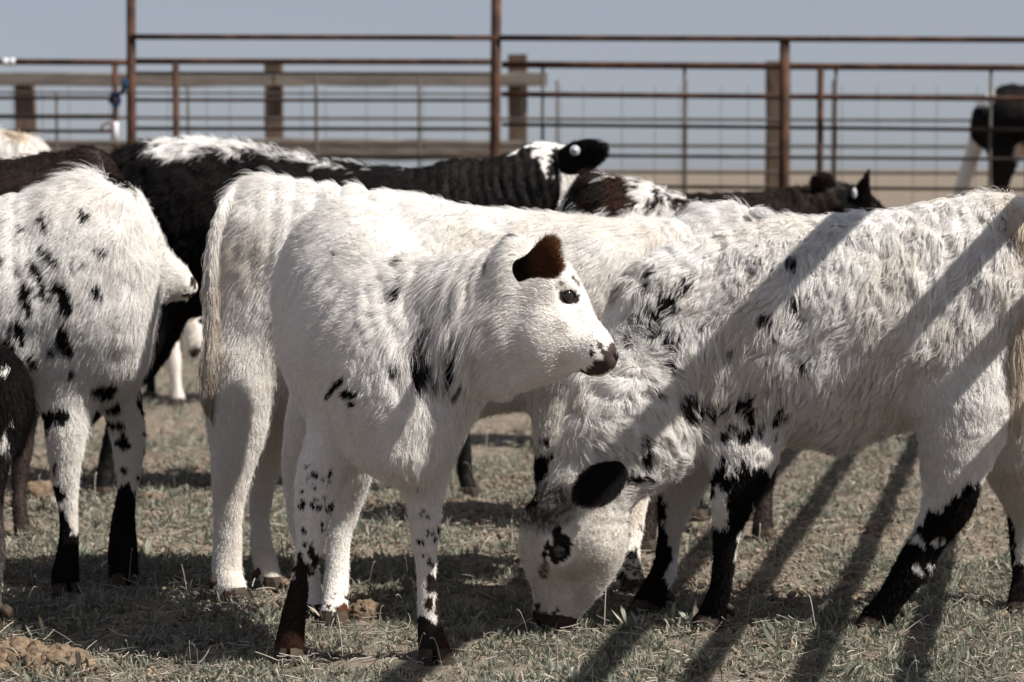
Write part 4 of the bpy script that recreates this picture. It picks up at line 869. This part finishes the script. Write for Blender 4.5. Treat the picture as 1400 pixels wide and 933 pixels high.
# --- 6: brown-patched calf behind the white one
HERD['patched'] = dict(label='white calf with dark brown rump patch behind the grazing calf', group=GR, res=.010, base='w', warp=2, dirt=.1, toe=(1, 0, 0),
    chains=[('body', tb((772, 282, 780, 430, 6.85, .07), (795, 246, 800, 480, 6.85, .14), (825, 233, 828, 510, 6.85, .17), (880, 248, 880, 530, 6.85, .2), (950, 274, 950, 540, 6.85, .22), (1040, 290, 1040, 530, 6.85, .2), (1100, 300, 1095, 500, 6.85, .15)), 3),
            ('neck', tb((1080, 300, 1085, 480, 6.85, .13), (1130, 330, 1120, 480, 6.88, .10), (1170, 375, 1150, 490, 6.9, .08)), 3),
            ('head', tb((1170, 375, 1150, 480, 6.9, .08), (1200, 400, 1165, 490, 6.9, .08), (1215, 440, 1180, 505, 6.9, .06), (1222, 475, 1195, 515, 6.9, .045), (1222, 500, 1205, 525, 6.9, .035)), 3),
            ('legh', limb((850, 450, 6.72, 50), (868, 560, 6.70, 34), (884, 650, 6.55, 24), (886, 700, 6.45, 17), (884, 735, 6.40, 18), (880, 755, 6.36, 20)), 3),
            ('leghf', limb((900, 460, 7.0, 50), (920, 580, 6.98, 28), (948, 650, 6.98, 16), (951, 690, 6.96, 13), (950, 712, 6.93, 17)), 3),
            ('legf', limb((1045, 450, 6.70, 50), (1048, 560, 6.70, 28), (1046, 640, 6.68, 20), (1045, 690, 6.62, 15), (1042, 738, 6.56, 19)), 3),
            ('legff', limb((1050, 460, 7.0, 40), (1032, 580, 6.98, 22), (1020, 640, 6.98, 14), (1024, 700, 6.95, 16)), 3)],
    shapes=[(846, 266, 25, 26, 20, 'b'), (812, 262, 22, 30, 10, 'd'), (790, 262, 10, 34, 30, 'k'), (822, 222, 6, 5, 0, 'k'), (856, 252, 5, 10, 0, 'd'), (898, 272, 8, 12, -30, 'd'), (921, 276, 4, 11, -25, 'd'), (888, 285, 5, 4, 0, 'd'), (940, 285, 12, 11, 40, 'd'), (985, 280, 36, 22, 0, 'd'),
            (880, 720, 40, 110, 0, 'd', 'legh'), (950, 690, 30, 60, 0, 'k', 'leghf'), (1042, 700, 40, 70, 0, 'd', 'legf'), (1025, 690, 40, 70, 0, 'd', 'legff')] + speck(61, 1050, 380, 100, 80, 16, 5, 12, 'd'),
    long=[(810, 232, 50, 22, 1.5)],
    fur=dict(len=.030, dens=.75e5, rad=.0008, lift=.42, clump=.022, clumpk=.6, curl=.12, frizz=.35, K=4, mult=dict(head=.5, leg=.35)))

# --- 7: dark brown calf facing away
HERD['brown'] = dict(label='dark brown calf at the rear looking away with an oval ear tag', group=GR, res=.012, base='d', warp=1.5, toe=(1, 0, 0),
    chains=[('body', tb((800, 300, 800, 420, 8.8, .10), (850, 275, 850, 460, 8.8, .2), (930, 266, 930, 480, 8.8, .24), (1010, 262, 1010, 480, 8.8, .24), (1070, 260, 1070, 460, 8.8, .2), (1105, 264, 1100, 420, 8.8, .14)), 3),
            ('neck', tb((1060, 262, 1065, 430, 8.8, .15), (1110, 254, 1105, 390, 8.8, .12), (1140, 250, 1135, 350, 8.8, .11)), 3),
            ('head', tb((1135, 250, 1130, 345, 8.8, .11), (1165, 250, 1150, 350, 8.8, .12), (1190, 262, 1170, 355, 8.8, .10), (1210, 290, 1190, 360, 8.8, .08), (1225, 318, 1208, 365, 8.8, .06)), 3),
            ('legh', limb((850, 420, 8.65, 40), (838, 500, 8.65, 16), (842, 560, 8.65, 12), (845, 604, 8.6, 14)), 3), ('leghf', limb((870, 420, 8.95, 40), (858, 500, 8.95, 16), (862, 560, 8.95, 12), (865, 598, 8.9, 14)), 3),
            ('legf', limb((1060, 400, 8.65, 36), (1050, 480, 8.65, 16), (1050, 560, 8.65, 11), (1052, 604, 8.6, 14)), 3), ('legff', limb((1040, 400, 8.95, 36), (1030, 480, 8.95, 16), (1030, 560, 8.95, 11), (1032, 598, 8.9, 14)), 3)],
    shapes=[(1180, 275, 34, 32, 20, 'k', 'head'), (1140, 252, 18, 10, 0, 'g', 'head neck')],
    folds=[(1090, 275, 60, 40, (.97, 0, .12), .034, .004)], eyes=[(1195, 300, .017, 30)],
    ears=[dict(base=(1133, 268, 8.76), tip=(1117, 240, 8.74), w=.040, n=(-.3, -1, .2), c0='d', c1='d', len=.012, dens=1e5, rad=.0009, prof=[.7, .9, 1, 1, 1, 1, .9, .75, .4], label='small rounded brown ear'),
          dict(base=(1172, 280, 8.68), tip=(1187, 235, 8.64), w=.040, n=(.1, -1, .1), c0='k', c1='b', brk=.6, len=.010, dens=1e5, rad=.0009, prof=[1, 1, .95, .8, .62, .45, .32, .2, .08], tag=(1168, 264, 8.58, 7.5), tagsx=.5, label='pointed black ear with an oval white tag')],
    fur=dict(len=.030, dens=.5e5, rad=.001, lift=.4, clump=.026, clumpk=.6, curl=.12, frizz=.4, K=4, mult=dict(head=.6, leg=.35, neck=.8)))
# --- 8: dark calf at the far left
HERD['darkleft'] = dict(label='black-brown calf whose bare back shows above the left spotted calf', group=GR, res=.012, base='d', warp=1.5, toe=(1, 0, 0),
    chains=[('body', tb((-200, 250, -200, 420, 6.95, .12), (-140, 222, -140, 480, 6.95, .2), (-60, 214, -60, 500, 6.95, .22), (20, 214, 20, 500, 6.95, .22), (90, 202, 85, 480, 6.95, .19), (130, 204, 120, 440, 6.95, .14)), 3),
            ('neck', tb((110, 203, 95, 420, 6.95, .13), (148, 214, 110, 380, 6.95, .10), (168, 260, 115, 380, 6.95, .085)), 3),
            ('head', tb((172, 262, 115, 350, 6.95, .08), (178, 300, 112, 375, 6.95, .085), (172, 340, 115, 400, 6.95, .07), (160, 375, 118, 420, 6.95, .055), (150, 405, 120, 430, 6.95, .045)), 3),
            ('legf', limb((40, 450, 6.82, 44), (32, 560, 6.80, 24), (28, 640, 6.75, 17), (26, 690, 6.68, 15), (30, 725, 6.62, 17)), 3), ('legff', limb((90, 440, 7.08, 40), (98, 540, 7.08, 20), (98, 640, 7.05, 13), (96, 700, 7.0, 15)), 3),
            ('legh', limb((-150, 440, 6.82, 44), (-165, 560, 6.8, 20), (-160, 650, 6.8, 14), (-158, 715, 6.75, 16)), 3), ('leghf', limb((-120, 440, 7.08, 44), (-135, 560, 7.1, 20), (-130, 640, 7.1, 14), (-128, 690, 7.0, 16)), 3)],
    shapes=[(150, 188, 14, 10, 0, 'g')],
    fur=dict(len=.030, dens=.5e5, rad=.0009, lift=.4, clump=.024, clumpk=.6, curl=.12, frizz=.35, K=4, mult=dict(head=.5, leg=.35)))
# --- 9: black calf cut by the left edge
HERD['blackedge'] = dict(label='small black calf with white flecks at the left edge, only its rump showing', group=GR, res=.008, base='k', warp=1.5, toe=(-1, 0, 0), back=-1,
    chains=[('body', tb((20, 515, 20, 590, 5.35, .07), (4, 480, 4, 628, 5.35, .12), (-28, 460, -28, 655, 5.35, .16), (-90, 450, -90, 680, 5.35, .19), (-190, 458, -190, 675, 5.35, .19), (-260, 450, -260, 640, 5.35, .15), (-290, 480, -290, 600, 5.35, .1)), 3),
            ('neck', tb((-260, 452, -260, 620, 5.35, .12), (-300, 420, -310, 560, 5.35, .10), (-335, 400, -350, 520, 5.35, .08)), 3),
            ('head', tb((-335, 400, -345, 510, 5.35, .08), (-370, 405, -365, 515, 5.35, .08), (-405, 430, -385, 520, 5.35, .065), (-430, 460, -410, 520, 5.35, .05), (-445, 485, -430, 518, 5.35, .04)), 3),
            ('legh', limb((-8, 590, 5.24, 34), (-12, 680, 5.22, 20), (-2, 750, 5.22, 14), (-4, 810, 5.2, 13), (-6, 862, 5.18, 17)), 3), ('leghf', limb((-20, 590, 5.48, 36), (-30, 680, 5.5, 22), (-26, 750, 5.5, 14), (-28, 800, 5.48, 13), (-30, 838, 5.45, 17)), 3),
            ('legf', limb((-240, 590, 5.24, 34), (-245, 700, 5.22, 20), (-243, 790, 5.22, 14), (-246, 866, 5.18, 17)), 3), ('legff', limb((-215, 590, 5.48, 34), (-220, 700, 5.46, 20), (-218, 780, 5.46, 14), (-222, 840, 5.44, 17)), 3)],
    shapes=[(3, 500, 5, 5, 0, 'w'), (14, 570, 6, 4, 40, 'w'), (6, 600, 7, 14, -20, 'w'), (10, 615, 4, 8, 0, 'g'), (0, 780, 20, 90, 0, 'g', 'legh')],
    fur=dict(len=.024, dens=1.6e5, rad=.0005, lift=.38, clump=.014, clumpk=.5, curl=.08, frizz=.3, K=4, mult=dict(head=.5, leg=.4)))
# --- 10: white calf grazing far behind, seen under the black one
HERD['fargraze'] = dict(label='small distant white calf grazing, seen between the left calf and the tail', group=GR, res=.014, base='w', warp=1, dirt=.4, toe=(-.6, -1, 0),
    chains=[('body', tb((225, 330, 230, 440, 10.4, .12), (260, 305, 262, 460, 10.45, .19), (330, 300, 330, 465, 10.5, .22), (420, 302, 420, 460, 10.55, .22), (480, 305, 480, 440, 10.6, .17), (505, 330, 505, 410, 10.6, .1)), 3),
            ('neck', tb((235, 330, 262, 440, 10.35, .12), (240, 370, 275, 430, 10.2, .1)), 2),
            ('head', barrel((262, 405, 10.16, 24, 20), (264, 430, 10.08, 21, 24), (266, 460, 10.02, 15, 22), (265, 482, 10.0, 11, 13)), 3),
            ('legf', limb((234, 420, 10.35, 22), (233, 455, 10.3, 15), (236, 490, 10.3, 14), (240, 515, 10.3, 11), (243, 536, 10.3, 13)), 3), ('legff', limb((215, 420, 10.6, 20), (210, 460, 10.6, 11), (206, 500, 10.6, 9), (205, 530, 10.6, 11)), 3),
            ('legh', limb((480, 410, 10.4, 26), (490, 450, 10.4, 12), (485, 500, 10.4, 8), (487, 532, 10.3, 10)), 3), ('leghf', limb((470, 410, 10.75, 26), (478, 450, 10.7, 12), (474, 500, 10.7, 8), (475, 525, 10.7, 10)), 3)],
    shapes=[(267, 486, 16, 9, 0, 'n', 'head'), (262, 425, 6, 20, 0, 'c', 'head'), (207, 490, 12, 60, 0, 'k', 'legff')], eyes=[(254, 425, .015, 0), (277, 437, .015, 0)],
    fur=dict(len=.02, dens=.4e5, rad=.001, K=4, clump=.02))
# --- 11: pale rump at the upper left
HERD['palerump'] = dict(label='pale shaggy calf with only its rump above the backs at the upper left', group=GR, res=.014, base='w', warp=1, dirt=.6, toe=(-1, 0, 0), back=-1,
    chains=[('body', tb((48, 200, 48, 300, 8.9, .1), (35, 180, 35, 380, 8.9, .17), (-5, 176, -5, 420, 8.9, .2), (-90, 180, -90, 430, 8.9, .24), (-190, 180, -190, 420, 8.9, .22), (-260, 190, -260, 380, 8.9, .15)), 3),
            ('neck', tb((-240, 190, -240, 350, 8.9, .14), (-290, 180, -290, 300, 8.9, .1)), 2), ('head', tb((-290, 180, -290, 270, 8.9, .09), (-330, 190, -325, 270, 8.9, .08), (-365, 225, -350, 275, 8.9, .06), (-385, 250, -375, 278, 8.9, .04)), 3),
            ('legh', limb((20, 360, 8.75, 34), (26, 450, 8.75, 18), (18, 540, 8.75, 12), (16, 600, 8.7, 13)), 3), ('leghf', limb((0, 360, 9.05, 34), (6, 450, 9.05, 18), (0, 530, 9.05, 12), (0, 590, 9, 13)), 3),
            ('legf', limb((-210, 360, 8.75, 30), (-212, 480, 8.75, 14), (-212, 600, 8.7, 13)), 3), ('legff', limb((-230, 360, 9.05, 30), (-232, 480, 9.05, 14), (-232, 590, 9, 13)), 3)],
    shapes=[(20, 185, 14, 8, 20, 'c')], long=[(20, 185, 60, 30, 1.4)],
    fur=dict(len=.035, dens=.4e5, rad=.001, K=4, clump=.03, clumpk=.7))
# --- 12: dark cow behind the fence
HERD['farcow'] = dict(name='cow', cat='cow', label='dark cow with a white hind leg standing behind the right fence', res=.016, base='k', warp=1, toe=(1, 0, 0),
    chains=[('body', tb((1334, 160, 1345, 200, 14.2, .14), (1352, 130, 1360, 208, 14.2, .24), (1385, 114, 1390, 212, 14.2, .28), (1460, 122, 1460, 226, 14.2, .32), (1540, 122, 1540, 226, 14.2, .3), (1600, 118, 1595, 210, 14.2, .22)), 3),
            ('neck', tb((1590, 120, 1590, 190, 14.2, .2), (1640, 150, 1625, 205, 14.2, .14)), 2), ('head', tb((1640, 150, 1625, 200, 14.2, .12), (1668, 180, 1640, 220, 14.2, .11), (1680, 215, 1655, 240, 14.2, .08), (1684, 235, 1668, 250, 14.2, .06)), 3),
            ('legh', limb((1372, 170, 14.05, 36), (1374, 212, 14.05, 24), (1368, 250, 14.05, 14), (1370, 310, 14.05, 9), (1370, 400, 14, 8), (1372, 455, 14, 10)), 3),
            ('leghf', limb((1350, 150, 14.4, 20), (1336, 190, 14.4, 13), (1322, 235, 14.4, 12), (1310, 280, 14.4, 10), (1310, 380, 14.35, 9), (1312, 450, 14.3, 11)), 3),
            ('legf', limb((1560, 190, 14.05, 26), (1560, 250, 14.05, 12), (1560, 350, 14.05, 8), (1560, 455, 14, 10)), 3), ('legff', limb((1580, 190, 14.4, 26), (1580, 250, 14.4, 12), (1580, 350, 14.4, 8), (1580, 450, 14.3, 10)), 3)],
    shapes=[(1345, 128, 18, 18, 0, 'w'), (1320, 210, 40, 110, 0, 'w', 'leghf'), (1400, 212, 14, 16, 0, 'c')],
    fur=dict(len=.02, dens=.15e5, rad=.0014, K=3, clump=.03), k=.06)
import time
for k_, v_ in HERD.items():
    t_ = time.time(); animal(v_); print('built', k_, round(time.time()-t_, 1), 's, strands', HAIRS)
